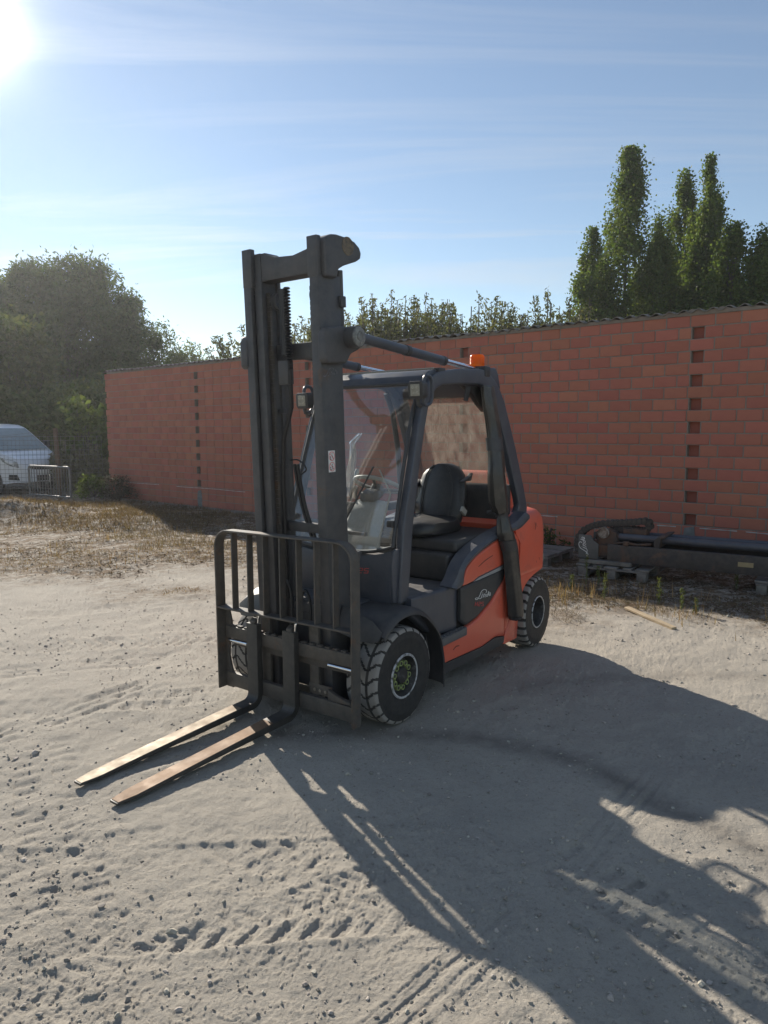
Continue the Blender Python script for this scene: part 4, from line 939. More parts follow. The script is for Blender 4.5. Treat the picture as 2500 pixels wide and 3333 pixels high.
# ---- seat
ST = sub('seat', FL, (-1.30, -.0, 0))
MB().box(.54, -.28, -.44, .44, .70, .90).build('seat_base', M_black, ST, bevel=.03, seg=3)
MB().box(.47, -.25, -.46, .46, .895, .985).build('seat_box', M_black, ST, bevel=.03, seg=3)
def cushion(sec, y0, y1, n=9):
    ys_ = np.linspace(y0, y1, n); g_ = []
    cx_ = sum(p[0] for p in sec)/len(sec); cz_ = sum(p[1] for p in sec)/len(sec)
    for i, y in enumerate(ys_):
        t = abs(2*i/(n-1)-1); k = 1-.30*t**5; g_.append([(cx_+(a-cx_)*k, y, cz_+(b-cz_)*k) for a, b in sec])
    mb = MB(); mb.grid([r_+[r_[0]] for r_ in g_]); mb.add(g_[0], [tuple(range(len(sec)))]); mb.add(g_[-1], [tuple(range(len(sec)))[::-1]])
    return mb
cs = smooth_path([(.50, .99), (.535, 1.03), (.50, 1.085), (.40, 1.10), (.15, 1.085), (.02, 1.10), (-.02, 1.06), (-.02, .98), (.25, .975)], 4, True)
cushion(cs, -.25, .25).build('cushion', M_seat, ST, weld=True, ang=60)
def back_sec(z):  # backrest outline half width
    return interp(z, [(1.05, .20), (1.15, .225), (1.30, .215), (1.40, .185), (1.46, .13), (1.485, .05)])
g_ = []
for z in [1.04, 1.08, 1.15, 1.25, 1.33, 1.40, 1.44, 1.465, 1.48, 1.486]:
    h = back_sec(z); xo = -.03-.22*(z-1.05)
    g_.append([(xo+.055, -h*.75, z), (xo+.075, -h*.35, z), (xo+.075, h*.35, z), (xo+.055, h*.75, z), (xo+.02, h, z), (xo-.03, h*.95, z), (xo-.05, h*.5, z), (xo-.05, -h*.5, z), (xo-.03, -h*.95, z), (xo+.02, -h, z)])
mb = MB(); mb.grid(g_, True); mb.add(g_[-1], [tuple(range(10))]); mb.add(g_[0], [tuple(range(10))[::-1]])
mb.build('backrest', M_seat, ST, weld=True, ang=70)
for s_ in (1, -1):
    MB().tube([(.03-.22*(z-1.05)+.012, s_*back_sec(z)*.62, z) for z in (1.1, 1.2, 1.3, 1.4, 1.45, 1.475)], .007, 6).build('piping', M_seat, ST)
    MB().prism([(.0, 1.36), (-.12, 1.36), (-.15, 1.42), (-.13, 1.40)] if s_ > 0 else [(.0, 1.3), (-.1, 1.3), (-.1, 1.36)], s_*.20, s_*.24, 'y').build('backrest_wing', M_seat, ST, bevel=.006)
MB().prism([(-.10, 1.13), (.42, 1.13), (.46, 1.16), (.42, 1.19), (-.10, 1.19)], -.36, -.27, 'y').build('armrest', M_seat, ST, bevel=.02, seg=3)
MB().obox((.02, .255, 1.14), ((.8,0,.6),(0,1,0),(-.6,0,.8)), (.035, .012, .022)).build('buckle', M_cream, ST, bevel=.006)
# clear film left over the lever console
fm = [(-.66, -.34, 1.26), (-.60, -.30, 1.40), (-.62, -.28, 1.55), (-.60, -.27, 1.66), (-.66, -.25, 1.72)]
rows = [[(x+.05*math.cos(a)*(1.1-.12*i), y+.045*math.sin(a+.3*i), z+.012*math.sin(3*a+i)) for a in np.linspace(0, 2*math.pi, 12, endpoint=False)] for i, (x, y, z) in enumerate(fm)]
MB().grid(rows, True).build('plastic_film', M_poly, CB, ang=70)
MB().tube([(-.60, -.29, 1.28), (-.62, -.27, 1.62)], .012, 8).build('film_rod', M_black, CB)

# ---- work lamps, mirrors, beacon
for s_ in (1, -1):
    y = s_*.492 if s_ > 0 else -.455; z0 = 1.995 if s_ > 0 else 1.955
    WL = sub('work_lamp', FL, (-.30, y, z0), (0, R(4), 0))
    MB().prism([(-.056, -.036), (-.042, -.054), (.042, -.054), (.056, -.036), (.056, .036), (.042, .054), (-.042, .054), (-.056, .036)], -.04, .018, 'x').build('lamp_body', M_black, WL, bevel=.006)
    MB().box(.0185, .022, -.034, .034, -.036, .036).build('lens', M_lens, WL, bevel=.001, seg=1)
    for a in (-1, 1):
        for b in (-1, 1): MB().lathe([(.011, 0), (.009, .003), (0, .001)], (.0222, a*.016, b*.016), (1, 0, 0), 12).build('led', pmat('led_lens', (.45, .43, .36), (.3, .28, .22), 90, .2), WL)
    MB().tube([(-.01, 0, -.045), (-.01, 0, -.085), (-.05, s_*-.01, -.10)], .012, 8).build('lamp_bracket', M_black, WL)
    lp = smooth_path([(-.36, 2.055), (-.385, 2.085), (-.43, 2.08), (-.45, 2.04), (-.45, 1.96), (-.43, 1.92), (-.385, 1.905), (-.36, 1.93)], 4, True)
    MB().tube([(x, s_*.505, z-(0 if s_ > 0 else .03)) for x, z in lp], .012, 8, closed=True).build('guard_handle', M_navy, FL)
BC = sub('beacon', FL, (-1.26, .37, 2.185))
MB().lathe([(.056, 0), (.056, .014), (.05, .02)], (0, 0, 0), (0, 0, 1), 28, cap=True).build('beacon_base', M_black, BC)
MB().lathe([(.0525, .02), (.053, .03), (.0535, .085), (.051, .098), (.042, .106), (.0, .107)], (0, 0, 0), (0, 0, 1), 32).build('beacon_dome', M_orange, BC)
gr = MB()
for k in range(5): gr.lathe([(.0532, .036+k*.010), (.0552, .039+k*.010), (.0532, .042+k*.010)], (0, 0, 0), (0, 0, 1), 32)
gr.build('beacon_ribs', M_orange, BC)
MB().lathe([(.0, .085), (.02, .08), (.02, .03), (.03, .022)], (0, 0, 0), (0, 0, 1), 16).build('beacon_bulb', M_cream, BC)
# mirror behind the cab on the far side
MB().tube(smooth_path([(-1.62, -.2, 1.38), (-1.70, -.3, 1.42), (-1.76, -.34, 1.36), (-1.76, -.35, 1.26), (-1.70, -.33, 1.22)], 5), .022, 8).build('grab_handle', M_black, FL)

# ---- rolled door curtain strapped to the rear pillar
path = [(-1.175, .50, 2.055), (-1.185, .515, 1.92), (-1.215, .53, 1.75), (-1.215, .555, 1.55), (-1.205, .565, 1.42), (-1.235, .57, 1.22), (-1.265, .585, 1.13), (-1.29, .60, 1.0), (-1.345, .612, .87), (-1.385, .615, .68), (-1.425, .618, .48), (-1.445, .62, .36), (-1.45, .62, .325)]
rad = [.062, .068, .070, .078, .085, .095, .055, .085, .078, .076, .078, .078, .05]
pp = smooth_path(path, 7); rr = list(np.interp(np.linspace(0, len(rad)-1, len(pp)), range(len(rad)), rad))
RC = sub('rolled_curtain')
mb = MB(); rows = []
for i, (p, r_) in enumerate(zip(pp, rr)):
    ring = []
    for j in range(28):
        a = 2*math.pi*j/28
        k = 1 + .09*math.sin(3*a+i*.035) + .06*math.sin(6*a-i*.05) + .05*math.sin(11*a+i*.07)
        ring.append((p[0]+math.cos(a)*r_*k, p[1]+math.sin(a)*r_*.62*k, p[2]+.006*math.sin(4*a+i)))
    rows.append(ring)
mb.grid(rows, True); mb.add(rows[0], [tuple(range(28))]); mb.add(rows[-1], [tuple(range(28))[::-1]])
mb.build('curtain_roll', M_tarp, RC, ang=60)
def band(i0, i1, k=1.14):
    MB().grid([[(pp[i][0]+math.cos(a)*rr[i]*k, pp[i][1]+math.sin(a)*rr[i]*.62*k, pp[i][2]) for a in np.linspace(0, 2*math.pi, 24, endpoint=False)] for i in range(i0, i1)], True).build('strap', M_black, RC, solid=.004)
for i0, i1 in ((16, 20), (41, 44), (52, 57), (79, 85)): band(i0, i1)
MB().tube(smooth_path([(-1.16, .52, 1.16), (-1.30, .60, 1.17), (-1.40, .55, 1.12), (-1.5, .5, 1.05)], 5), .012, 6).build('strap_tail', M_black, RC)

# ------------------------------------------------------------------ pallets, the mast lying on them, plank
M_wood = pmat('weathered_wood', (.20, .185, .165), (.13, .12, .105), 9, .85, bump=.002, bscale=60, rnd=.2, c3=(.10, .09, .08), s3=14)
M_wood2 = pmat('pale_wood', (.42, .33, .21), (.36, .27, .17), 14, .8, bump=.001, bscale=80)
def gz(x, y): return float(ground_h(np.array([x]), np.array([y]))[0])
pb = {}
def pboard(a, b, c):
    k = (a, b, c)
    if k not in pb: pb[k] = MB().box(-a/2, a/2, -b/2, b/2, -c/2, c/2).mesh('board', M_wood, bevel=.003, seg=1)
    return pb[k]
def pallet(label, x, y, rz, broken=False):
    p = thing('pallet', label, 'pallet', (x, y, max(0, gz(x, y)-.015)), rz, 'wooden pallets by the wall')
    for i, yy2 in enumerate((-.34, 0, .34)):                         # bottom runners, blocks
        link('base_board', pboard(1.2, .10, .022), p, (0, yy2, .011))
        for xx2 in (-.53, 0, .53): link('block', pboard(.14, .10, .078), p, (xx2, yy2, .061), (0, 0, rng.normal()*.02))
    for xx2 in (-.53, 0, .53): link('stringer', pboard(.14, .80, .022), p, (xx2, 0, .111))
    n_ = 5
    for i, yy2 in enumerate(np.linspace(-.335, .335, n_)):
        link('deck_board', pboard(1.2, .145 if i % 2 == 0 else .10, .022), p, (rng.normal()*.008, yy2, .133+.001*i), (rng.normal()*.008, rng.normal()*.004, rng.normal()*.012))
    return p
MA = math.atan2(-.555, .83)
u_ = np.array([.83, -.555]); v_ = np.array([.555, .83])
pc = np.array([2.32, 8.43]) + u_*.40 + v_*.60
pallet('grey wooden pallet under the chain end of the lying mast', pc[0], pc[1], MA+math.pi/2)
pallet('grey wooden pallet lying by the wall behind the rear wheel', 1.86, 9.66, R(-38))
q = np.array([3.93, 7.42]) + u_*.40 + v_*.60
pallet('wooden pallet under the lying mast at the right edge', q[0], q[1], MA+math.pi/2)
# loose plank and timber on the near pallet
pk = MB().box(-.35, .35, -.026, .026, -.011, .011).mesh('plank', M_wood2, bevel=.002, seg=1)
tag(link('plank', pk, None, (2.447, 6.44, gz(2.447, 6.44)+.016), (R(4), R(1.5), math.atan2(-.67, .19))), 'pale wooden plank lying on the dry ground', 'plank')
tb = MB().box(-.30, .30, -.045, .045, 0, .045).mesh('timber', M_wood, bevel=.004, seg=1)
c_ = np.array([2.32, 8.43]) + u_*.30 + v_*.10
tag(link('timber', tb, None, (c_[0], c_[1], .155), (0, 0, MA)), 'short grey timber lying on the pallet below the chain', 'timber')

def lying_mast():
    o2 = np.array([2.43, 8.42]) + v_*.05
    T = thing('lying_mast', 'dark spare forklift mast lying on pallets with its chain', 'mast', (o2[0], o2[1], .19), MA)
    MP = pmat('old_mast_paint', (.030, .028, .030), (.045, .038, .034), 8, .55, dust=.25, c3=(.12, .06, .035), s3=4, lo3=.56, hi3=.72, bump=.0006)
    RU = pmat('rusty_casting', (.115, .062, .038), (.05, .04, .035), 12, .75, bump=.002, bscale=60)
    ln = 3.3
    for y0 in (.0, .52):                                              # two channels, flanges towards each other
        sgn = 1 if y0 == 0 else -1
        sec = [(y0, 0), (y0, .205), (y0+sgn*.065, .205), (y0+sgn*.065, .180), (y0+sgn*.022, .180), (y0+sgn*.022, .025), (y0+sgn*.065, .025), (y0+sgn*.065, 0)]
        MB().prism(sec, .22, ln, 'x').build('channel', MP, T, bevel=.004)
    for y0, z0 in ((.14, .285), (.40, .285)):
        MB().tube([(.30, y0, z0), (ln, y0, z0)], .043, 18).build('lift_cylinder', M_navy, T)
        MB().tube([(.05, y0, z0), (.32, y0, z0)], .050, 16).build('cylinder_head', RU, T)
    st = [(.74, .20), (.74, .30), (.79, .34), (.86, .345), (.86, .325), (.815, .31), (.80, .20)]
    MB().prism(st, .02, .52, 'y').build('cylinder_bracket', MP, T, bevel=.01)
    MB().prism([(-.12, .02), (-.12, .30), (.03, .30), (.06, .24), (.12, .20), (.12, .02)], -.03, .0, 'y').build('end_plate', pmat('end_plate', (.085, .09, .09), (.065, .07, .07), 9, .5, dust=.25), T, bevel=.012)
    MB().prism([(-.12, .02), (-.12, .26), (.02, .28), (.25, .22), (.25, .02)], .54, .58, 'y').build('end_plate', MP, T, bevel=.012)
    logo(T, 'name_lettering', lambda p: (-.115+p[1]*.00046, -.0325, .045+p[0]*.00060), M_white)
    MB().box(-.08, .22, .02, .50, .04, .19).build('crosshead', RU, T, bevel=.02)
    MB().prism([(.05, .17), (.10, .36), (.20, .38), (.30, .34), (.33, .20)], .05, .18, 'y').build('chain_bracket', RU, T, bevel=.015)
    MB().lathe([(.0, 0), (.02, .0), (.022, .008), (.040, .008), (.042, .0), (.058, .0), (.060, .012), (.066, .010), (.066, -.06)], (.16, .03, .335), (0, -1, 0), 28).build('chain_pulley', pmat('pulley_steel', (.30, .28, .25), (.12, .09, .07), 24, .5, metal=.4), T)
    # energy chain: links round an oval loop from the end plate over the top
    lp = smooth_path([(-.05, .22, .02), (-.14, .22, .04), (-.20, .22, .14), (-.17, .22, .27), (-.08, .22, .36), (.06, .22, .41), (.25, .24, .435), (.45, .26, .455), (.56, .28, .475), (.62, .29, .45), (.62, .29, .40), (.55, .28, .36), (.42, .26, .37), (.28, .25, .36), (.14, .24, .345)], 5)
    d_ = [0]
    for a, b in zip(lp[:-1], lp[1:]): d_.append(d_[-1]+np.linalg.norm(np.array(b)-np.array(a)))
    ch = MB().box(-.017, .017, -.06, .06, -.030, .030); 
    for e in (-.052, .052): ch.tube([(0, e, 0), (.001, e*1.25, 0)], .042, 10)
    lm = ch.mesh('chain_link', pmat('chain_black', (.022, .021, .021), (.05, .04, .032), 14, .55, dust=.2), bevel=.004, seg=1)
    for k in range(int(d_[-1]/.054)):
        t = k*.054; P = np.array([np.interp(t, d_, [p[i] for p in lp]) for i in range(3)]); P2 = np.array([np.interp(t+.03, d_, [p[i] for p in lp]) for i in range(3)])
        a = math.atan2(P2[2]-P[2], P2[0]-P[0])
        link('chain_link', lm, T, tuple(P), (0, -a+rng.normal()*.06, rng.normal()*.03))
    MB().box(.35, .62, .16, .34, .30, .39).build('valve_block', RU, T, bevel=.02)
    MB().tube(smooth_path([(.25, .06, .20), (.40, .03, .235), (.55, .05, .22), (.70, .08, .235)], 5), .014, 8).build('pipe', RU, T)
    MB().box(.40, .46, -.02, .05, .205, .255).build('fitting', RU, T, bevel=.01)
    MB().box(1.62, 1.77, -.0035, -.0008, .085, .135).build('data_plate', pmat('data_plate', (.34, .27, .15), (.28, .22, .12), 20, .5), T)
lying_mast()

# ------------------------------------------------------------------ crowd barrier, wire fence
M_galv = pmat('galvanised', (.21, .20, .19), (.16, .155, .15), 8, .5, metal=.3)
def barrier():
    a = np.array([-9.0, 18.1]); b = np.array([-7.55, 17.15]); d_ = b-a; ln = float(np.hypot(*d_)); rz = math.atan2(d_[1], d_[0])
    B = thing('crowd_barrier', 'grey steel crowd barrier standing in front of the wire fence', 'barrier', (a[0], a[1], gz(a[0], a[1])-.01), rz)
    fr = [(.0, 0, .14), (.0, 0, .80)] + [(.08-.08*math.cos(t), 0, .80+.08*math.sin(t)) for t in np.linspace(0, math.pi/2, 5)[1:]] + [(ln-.08+.08*math.sin(t), 0, .80+.08*math.cos(t)) for t in np.linspace(0, math.pi/2, 5)] + [(ln, 0, .14)]
    MB().tube(fr, .027, 10).build('frame', M_galv, B); MB().tube([(0, 0, .16), (ln, 0, .16)], .020, 10).build('rail', M_galv, B)
    bm = MB().tube([(0, 0, .16), (0, 0, .88)], .012, 6).mesh('bar', M_galv)
    n_ = 14
    for k in range(1, n_+1): link('bar', bm, B, (ln*k/(n_+1), 0, 0))
    for x in (.14, ln-.14): MB().tube([(x, -.28, .02), (x, -.05, .15), (x, .05, .15), (x, .28, .02)], .014, 8).build('foot', M_galv, B)
    MB().box(ln*.52, ln*.56, -.03, -.012, .5, .68).build('hinge_plate', M_galv, B)
barrier()
def fence():
    Fz = thing('wire_fence', 'wire mesh fence with wooden posts running from the wall end', 'fence')
    P0 = np.array([-7.2, 18.35]); P1 = np.array([-8.17, 17.95]); P2 = np.array([-12.2, 17.9]); P3 = np.array([-16.5, 17.9])
    MW = pmat('fence_wire', (.20, .19, .175), None, 8, .5, metal=.3); MPW = pmat('post_wood', (.17, .115, .075), (.12, .085, .06), 8, .85, bump=.003)
    for p in (P1, P2, P3):
        MB().tube([(p[0], p[1], -.05), (p[0]-.01, p[1], .9), (p[0]-.035, p[1], 1.82)], [.062, .058, .052], 12).build('post', MPW, Fz)
    pts = [P0, P1, P2, P3]
    mb = MB(); hs = [.08, .16, .24, .32, .40, .50, .60, .70, .80, .92, 1.04, 1.16, 1.28, 1.40, 1.52, 1.62]
    for a, b in zip(pts[:-1], pts[1:]):
        d_ = b-a; ln = np.hypot(*d_); n_ = int(ln/.10)
        for h in hs:
            mb.tube([(a[0], a[1]-.06, h), ((a[0]+b[0])/2, (a[1]+b[1])/2-.06, h-.008+.008*random.random()), (b[0], b[1]-.06, h)], .0042, 4, cap=False)
        for k in range(n_):
            p = a + d_*k/n_; w0 = random.uniform(-.01, .01); mb.tube([(p[0], p[1]-.062, .06), (p[0]+w0, p[1]-.062, .8), (p[0], p[1]-.062, 1.62)], .0036, 4, cap=False)
    tag(mb.build('wire_mesh', MW, Fz, smooth=False), kind='stuff')
    for k, h in enumerate((1.70, 1.80)):
        pp_ = smooth_path([(P0[0], P0[1]-.05, 1.78-.04*k), (-7.7, 18.12, 1.62+.06*k), (P1[0], P1[1]-.05, h-.02), (-9.4, 17.9, 1.60+.05*k), (-10.6, 17.9, h-.1), (P2[0], P2[1]-.05, h), (-14, 17.9, h-.08), (P3[0], P3[1], h)], 8)
        MB().tube(pp_, .0026, 5).build('strand_wire', pmat('rusty_wire', (.11, .085, .07), None, 8, .8), Fz)
fence()

# ------------------------------------------------------------------ van
def van():
    yaw = R(-23)
    V = thing('van', 'pale silver van parked behind the wire fence', 'van', (-9.62, 20.3, 0), yaw)
    MVP = pmat('van_paint', (.66, .67, .70), (.62, .63, .66), 3, .3, metal=.1, coat=.4)
    MVG = pmat('van_glass', (.20, .25, .26), (.16, .20, .21), 3, .08, spec=.8); MVB = pmat('van_plastic', (.03, .03, .032), None, 6, .6)  # glass base colour lightened to stand in for reflected sky
    top = [(0.0, .62), (-.03, .82), (-.10, .95), (-.22, 1.02), (-.45, 1.09), (-.72, 1.16), (-1.05, 1.42), (-1.40, 1.70), (-1.62, 1.85), (-1.85, 1.935), (-2.3, 1.97), (-3.2, 1.985), (-4.9, 1.98), (-5.05, 1.9), (-5.1, 1.2), (-5.1, .42)]
    def hw(x, z):
        n_ = interp(x, [(0, .60), (-.06, .74), (-.16, .85), (-.35, .93), (-.7, .96), (-5.1, .96)])
        return n_ - max(0, z-1.05)*.17
    xs = [p[0] for p in top]
    sect = []
    for (x, zt_) in top:
        zb_ = .34 if x > -.3 else .30
        fr = np.linspace(0, 1, 10); L_ = []
        for t in fr: z = zb_+(zt_-zb_)*t; L_.append((x, hw(x, z)-(.05 if t == 1 else .012 if t > .88 else 0), z))
        sect.append([(a, -b, c) for a, b, c in L_] + [(a, b, c) for a, b, c in L_[::-1]])
    mb = MB(); mb.grid(sect); mb.add(sect[0], [tuple(range(20))]); mb.add(sect[-1], [tuple(range(20))[::-1]])
    mb.build('body', MVP, V, weld=True, ang=35)
    # windscreen, side glass
    ws = [(-.80, 1.225), (-1.05, 1.425), (-1.40, 1.705), (-1.58, 1.825)]
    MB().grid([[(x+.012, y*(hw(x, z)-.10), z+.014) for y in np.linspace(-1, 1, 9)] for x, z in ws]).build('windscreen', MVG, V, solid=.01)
    for s_ in (1, -1):
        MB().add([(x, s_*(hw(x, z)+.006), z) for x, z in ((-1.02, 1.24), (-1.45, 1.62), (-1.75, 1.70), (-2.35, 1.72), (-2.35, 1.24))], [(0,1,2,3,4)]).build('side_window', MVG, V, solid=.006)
        pts = [(-.10, .74), (-.13, .90), (-.30, .97), (-.62, 1.03), (-.55, .92), (-.30, .80)]
        hl = MB().add([(x+.018, s_*(hw(x, z)+.008), z) for x, z in pts], [tuple(range(6))]).build('headlight', pmat('van_lamp', (.16, .17, .18), (.5, .5, .5), 14, .1), V, solid=.012)
        MB().add([(x+.02, s_*(hw(x, z)+.02), z) for x, z in ((-.20, .80), (-.46, .92), (-.44, .95), (-.18, .86))], [(0,1,2,3)]).build('lamp_strip', M_white, hl, solid=.006)
        MB().add([(x+.02, s_*(hw(x, z)+.012), z) for x, z in ((-.10, .40), (-.14, .56), (-.34, .56), (-.36, .42))], [(0,1,2,3)]).build('fog_lamp', MVB, V, solid=.01)
        for x in (-.95, -4.0):
            Wv = sub('wheel', V, (x, s_*.88, .33))
            MB().lathe([(.20, -.09), (.30, -.10), (.335, -.06), (.335, .06), (.30, .09), (.215, .085)], (0,0,0), (0, s_, 0), 28).build('tyre', M_rubber, Wv)
            MB().lathe([(.215, .085), (.20, .05), (.15, .07), (.05, .075), (0, .08)], (0,0,0), (0, s_, 0), 20).build('rim', pmat('van_rim', (.35, .36, .37), (.1, .1, .1), 30, .35, metal=.5), Wv)
            MB().lathe([(.37, .085), (.40, .088), (.37, .09), (0, .082)], (x, s_*.875, .34), (0, s_, 0), 24).build('wheel_arch', MVB, V)
        MB().prism([(-1.06, 1.22), (-1.02, 1.45), (-1.14, 1.47), (-1.18, 1.22)], s_*(.96), s_*1.16, 'y').build('mirror', MVB, V, bevel=.03)
    MB().add([(.006+(-.02 if abs(y) > .5 else 0)-.02*abs(y), y, z) for z in (.36, .52) for y in (-.55, -.3, 0, .3, .55)], [(0,1,6,5),(1,2,7,6),(2,3,8,7),(3,4,9,8)]).build('grille', MVB, V, solid=.02)
    MB().add([(.0-.03*abs(y), y, z) for z in (.68, .76) for y in (-.5, -.25, 0, .25, .5)], [(0,1,6,5),(1,2,7,6),(2,3,8,7),(3,4,9,8)]).build('grille', MVB, V, solid=.015)
    MB().box(-.01, .022, -.26, .26, .55, .66).build('number_plate', M_white, V, bevel=.004)
van()

# ------------------------------------------------------------------ vegetation
def leaf_quads(C, size, droop=0., aspect=.5, axis=None, spread=1.):
    n_ = len(C)
    d_ = rng.normal(size=(n_, 3))*spread
    if axis is not None: d_ = d_ + axis
    d_[:, 2] -= droop
    d_ /= np.linalg.norm(d_, axis=1)[:, None]+1e-9
    s_ = rng.normal(size=(n_, 3)); s_ -= d_*(s_*d_).sum(1)[:, None]; s_ /= np.linalg.norm(s_, axis=1)[:, None]+1e-9
    L_ = size*rng.uniform(.6, 1.3, n_); a = d_*L_[:, None]*.5; b = s_*L_[:, None]*aspect*.5
    return np.stack([C-a, C+b*1.0-a*.1, C+a, C-b-a*.1], 1).reshape(-1, 3)
M_leaf = {}
def leafmat(name, c, c2, tr=.45, rough=.6, spec=.18):
    return pmat(name, c, c2, .8, rough, spec=spec, rnd=.32, attr='rv', trans=tr, lo=.35, hi=.65)
ML_pop = leafmat('poplar_leaf', (.125, .178, .040), (.085, .132, .032), .5)
ML_wil = leafmat('willow_leaf', (.078, .122, .040), (.052, .088, .030), .5)
ML_bush = leafmat('young_tree_leaf', (.12, .13, .065), (.095, .11, .055), .5)
ML_hedge = leafmat('hedge_leaf', (.10, .125, .040), (.07, .10, .032))
ML_lime = leafmat('pale_green_leaf', (.115, .160, .045), (.09, .125, .04), .5)
ML_dry = leafmat('dry_weed', (.20, .145, .085), (.15, .11, .068), .35, .9, .08)
ML_wisp = leafmat('wispy_shrub', (.21, .205, .14), (.16, .155, .11), .5)
M_bark = pmat('bark', (.085, .072, .058), (.055, .047, .04), 6, .9, bump=.01, bscale=10)
def tree(name, label, cat, x, y, H_, build_fn, mat, group=None, trunk_r=.16, z0=0.):
    T = thing(name, label, cat, (x, y, z0), 0, group)
    branches, C, size, kw = build_fn(H_)
    tm = MB()
    tm.tube([(0, 0, -.2), (.02, .03, H_*.3), (-.02, .02, H_*.6), (.03, 0, H_*.92)], [trunk_r, trunk_r*.75, trunk_r*.4, .02], 8)
    for b in branches: tm.tube(b, list(np.linspace(trunk_r*.28, .012, len(b))), 5, cap=False)
    tm.build('trunk', M_bark, T)
    q_ = leaf_quads(C, size, **kw)
    link('crown', fast_mesh('crown', q_, 4, mat, rng.random(len(C))), T)
    return T
def poplar(width, leaves, cols):
    def f(H_):
        br, C = [], []
        leaders = [(0., 0., 1.0)] + [(rng.uniform(-.36, .36)*width, rng.uniform(-.4, .4)*width, rng.uniform(.58, .94)) for _ in range(3)]
        wts = np.array([1.3, .8, .8, .7]); wts /= wts.sum()
        for (lx, ly, lh), wt in zip(leaders, wts):
            h = H_*lh; nc = int(cols*3.0*wt); br.append([(0, 0, H_*.15), (lx*.7, ly*.7, h*.5), (lx, ly, h*.98)])
            for k in range(nc):
                t = rng.random()**.85; z = h*(.10+.89*t); prof = (1-t)**.75*min(1, .62+2.2*t)
                r = width*.50*prof*math.sqrt(rng.random())*1.05; a = rng.uniform(0, 6.283)
                c0 = np.array([lx*min(1, z/h+.3)+math.cos(a)*r, ly*min(1, z/h+.3)+math.sin(a)*r, z])
                if k % 5 == 0: br.append([(lx*.8, ly*.8, max(.3, z-h*.13)), tuple(c0)])
                n_ = max(8, int(leaves*wt/nc*rng.uniform(.6, 1.4))); sg = width*(.028+.050*rng.random())*(.5+.5*prof)
                P = c0 + rng.normal(size=(n_, 3))*np.array([sg, sg, sg*2.3])
                C.append(P)
        C = np.concatenate(C); C = C[(C[:, 2] > .2) & (C[:, 2] < H_*1.01)]
        return br, C, .125, dict(droop=.15, aspect=.85)
    return f
def willow(rx, ry, leaves, nb):
    def f(H_):
        br, C, A = [], [], []
        for k in range(nb):
            a = rng.uniform(0, 6.283); e = rng.uniform(-.15, 1.0); rr_ = rng.uniform(.55, 1.0)
            c0 = np.array([math.cos(a)*rx*math.cos(e*1.4)*rr_, math.sin(a)*ry*math.cos(e*1.4)*rr_, H_*(.46+.52*math.sin(e*1.5)*rr_)])
            if k % 6 == 0: br.append([(0, 0, H_*.25), tuple(c0*np.array([.5, .5, .75])), tuple(c0)])
            n_ = leaves//nb; rad = rng.uniform(.45, 1.0)*H_*.085
            d0 = rng.normal(size=(n_, 3)); d0 /= np.linalg.norm(d0, axis=1)[:, None]
            P = c0 + d0*(rng.random(n_)**.45)[:, None]*rad*np.array([1.15, 1.15, .9])
            # drooping sprays
            ns = n_//3; P[:ns] = P[:ns]*np.array([1, 1, 1]) + np.stack([rng.normal(size=ns)*.1, rng.normal(size=ns)*.1, -rng.random(ns)*rad*1.6], -1)
            ups = rng.random(n_) > .93; P[ups, 2] += rng.random(ups.sum())*rad*1.1; P[ups, 0] += rng.random(ups.sum())*rad*.5
            C.append(P)
        # inner mass
        n_ = leaves//4; d0 = rng.normal(size=(n_, 3)); d0 /= np.linalg.norm(d0, axis=1)[:, None]; rr_ = rng.random(n_)**.5*.85
        C.append(np.stack([d0[:, 0]*rx*rr_, d0[:, 1]*ry*rr_, H_*(.42+.45*d0[:, 2]*rr_)], -1))
        C_ = np.concatenate(C); C_ = C_[C_[:, 2] > .2]
        return br, C_, .26, dict(droop=.5, aspect=.3)
    return f
def shoots(width, leaves, ns):
    def f(H_):
        br, C = [], []
        for k in range(ns):
            a = rng.uniform(0, 6.283); r0 = width*.5*math.sqrt(rng.random()); h = H_*rng.uniform(.72, 1.0)*(1-.22*(r0/(width*.5))**2)
            p0 = np.array([math.cos(a)*r0*.4, math.sin(a)*r0*.4, H_*.05]); p2 = np.array([math.cos(a)*r0*1.1, math.sin(a)*r0*1.1, h])
            br.append([tuple(p0), tuple((p0+p2)/2), tuple(p2)])
            n_ = leaves//ns; t = rng.random(n_)**.75; P = p0+(p2-p0)*t[:, None]
            C.append(P+rng.normal(size=(n_, 3))*np.array([1, 1, .6])*(width*.10*(1.15-t)*.8)[:, None])
        return br, np.concatenate(C), .16, dict(droop=-.25, aspect=.4)
    return f
def bushy(rx, leaves, nb, leaf=.2, asp=.55):
    def f(H_):
        C, br = [], []
        for k in range(nb):
            a = rng.uniform(0, 6.283); e = rng.random(); c0 = np.array([math.cos(a)*rx*(1-.5*e)*rng.uniform(.3, 1), math.sin(a)*rx*.7*(1-.5*e)*rng.uniform(.3, 1), H_*(.15+.8*e)])
            br.append([(0, 0, .1), tuple(c0*.6), tuple(c0)])
            n_ = leaves//nb; C.append(c0+rng.normal(size=(n_, 3))*np.array([rx*.16, rx*.16, H_*.085]))
        C_ = np.concatenate(C); return br, C_[C_[:, 2] > .05], leaf, dict(droop=.1, aspect=asp)
    return f
def atp(u, v, Y):                       # a bearing and an elevation read off the photo, at a chosen distance -> x, height
    h = 1.755+Y*math.tan(math.atan((1666.5-v)/2323.5)-PITCH)
    return (u-1250)/2323.5*(Y*math.cos(PITCH)-(h-1.755)*math.sin(PITCH)), h
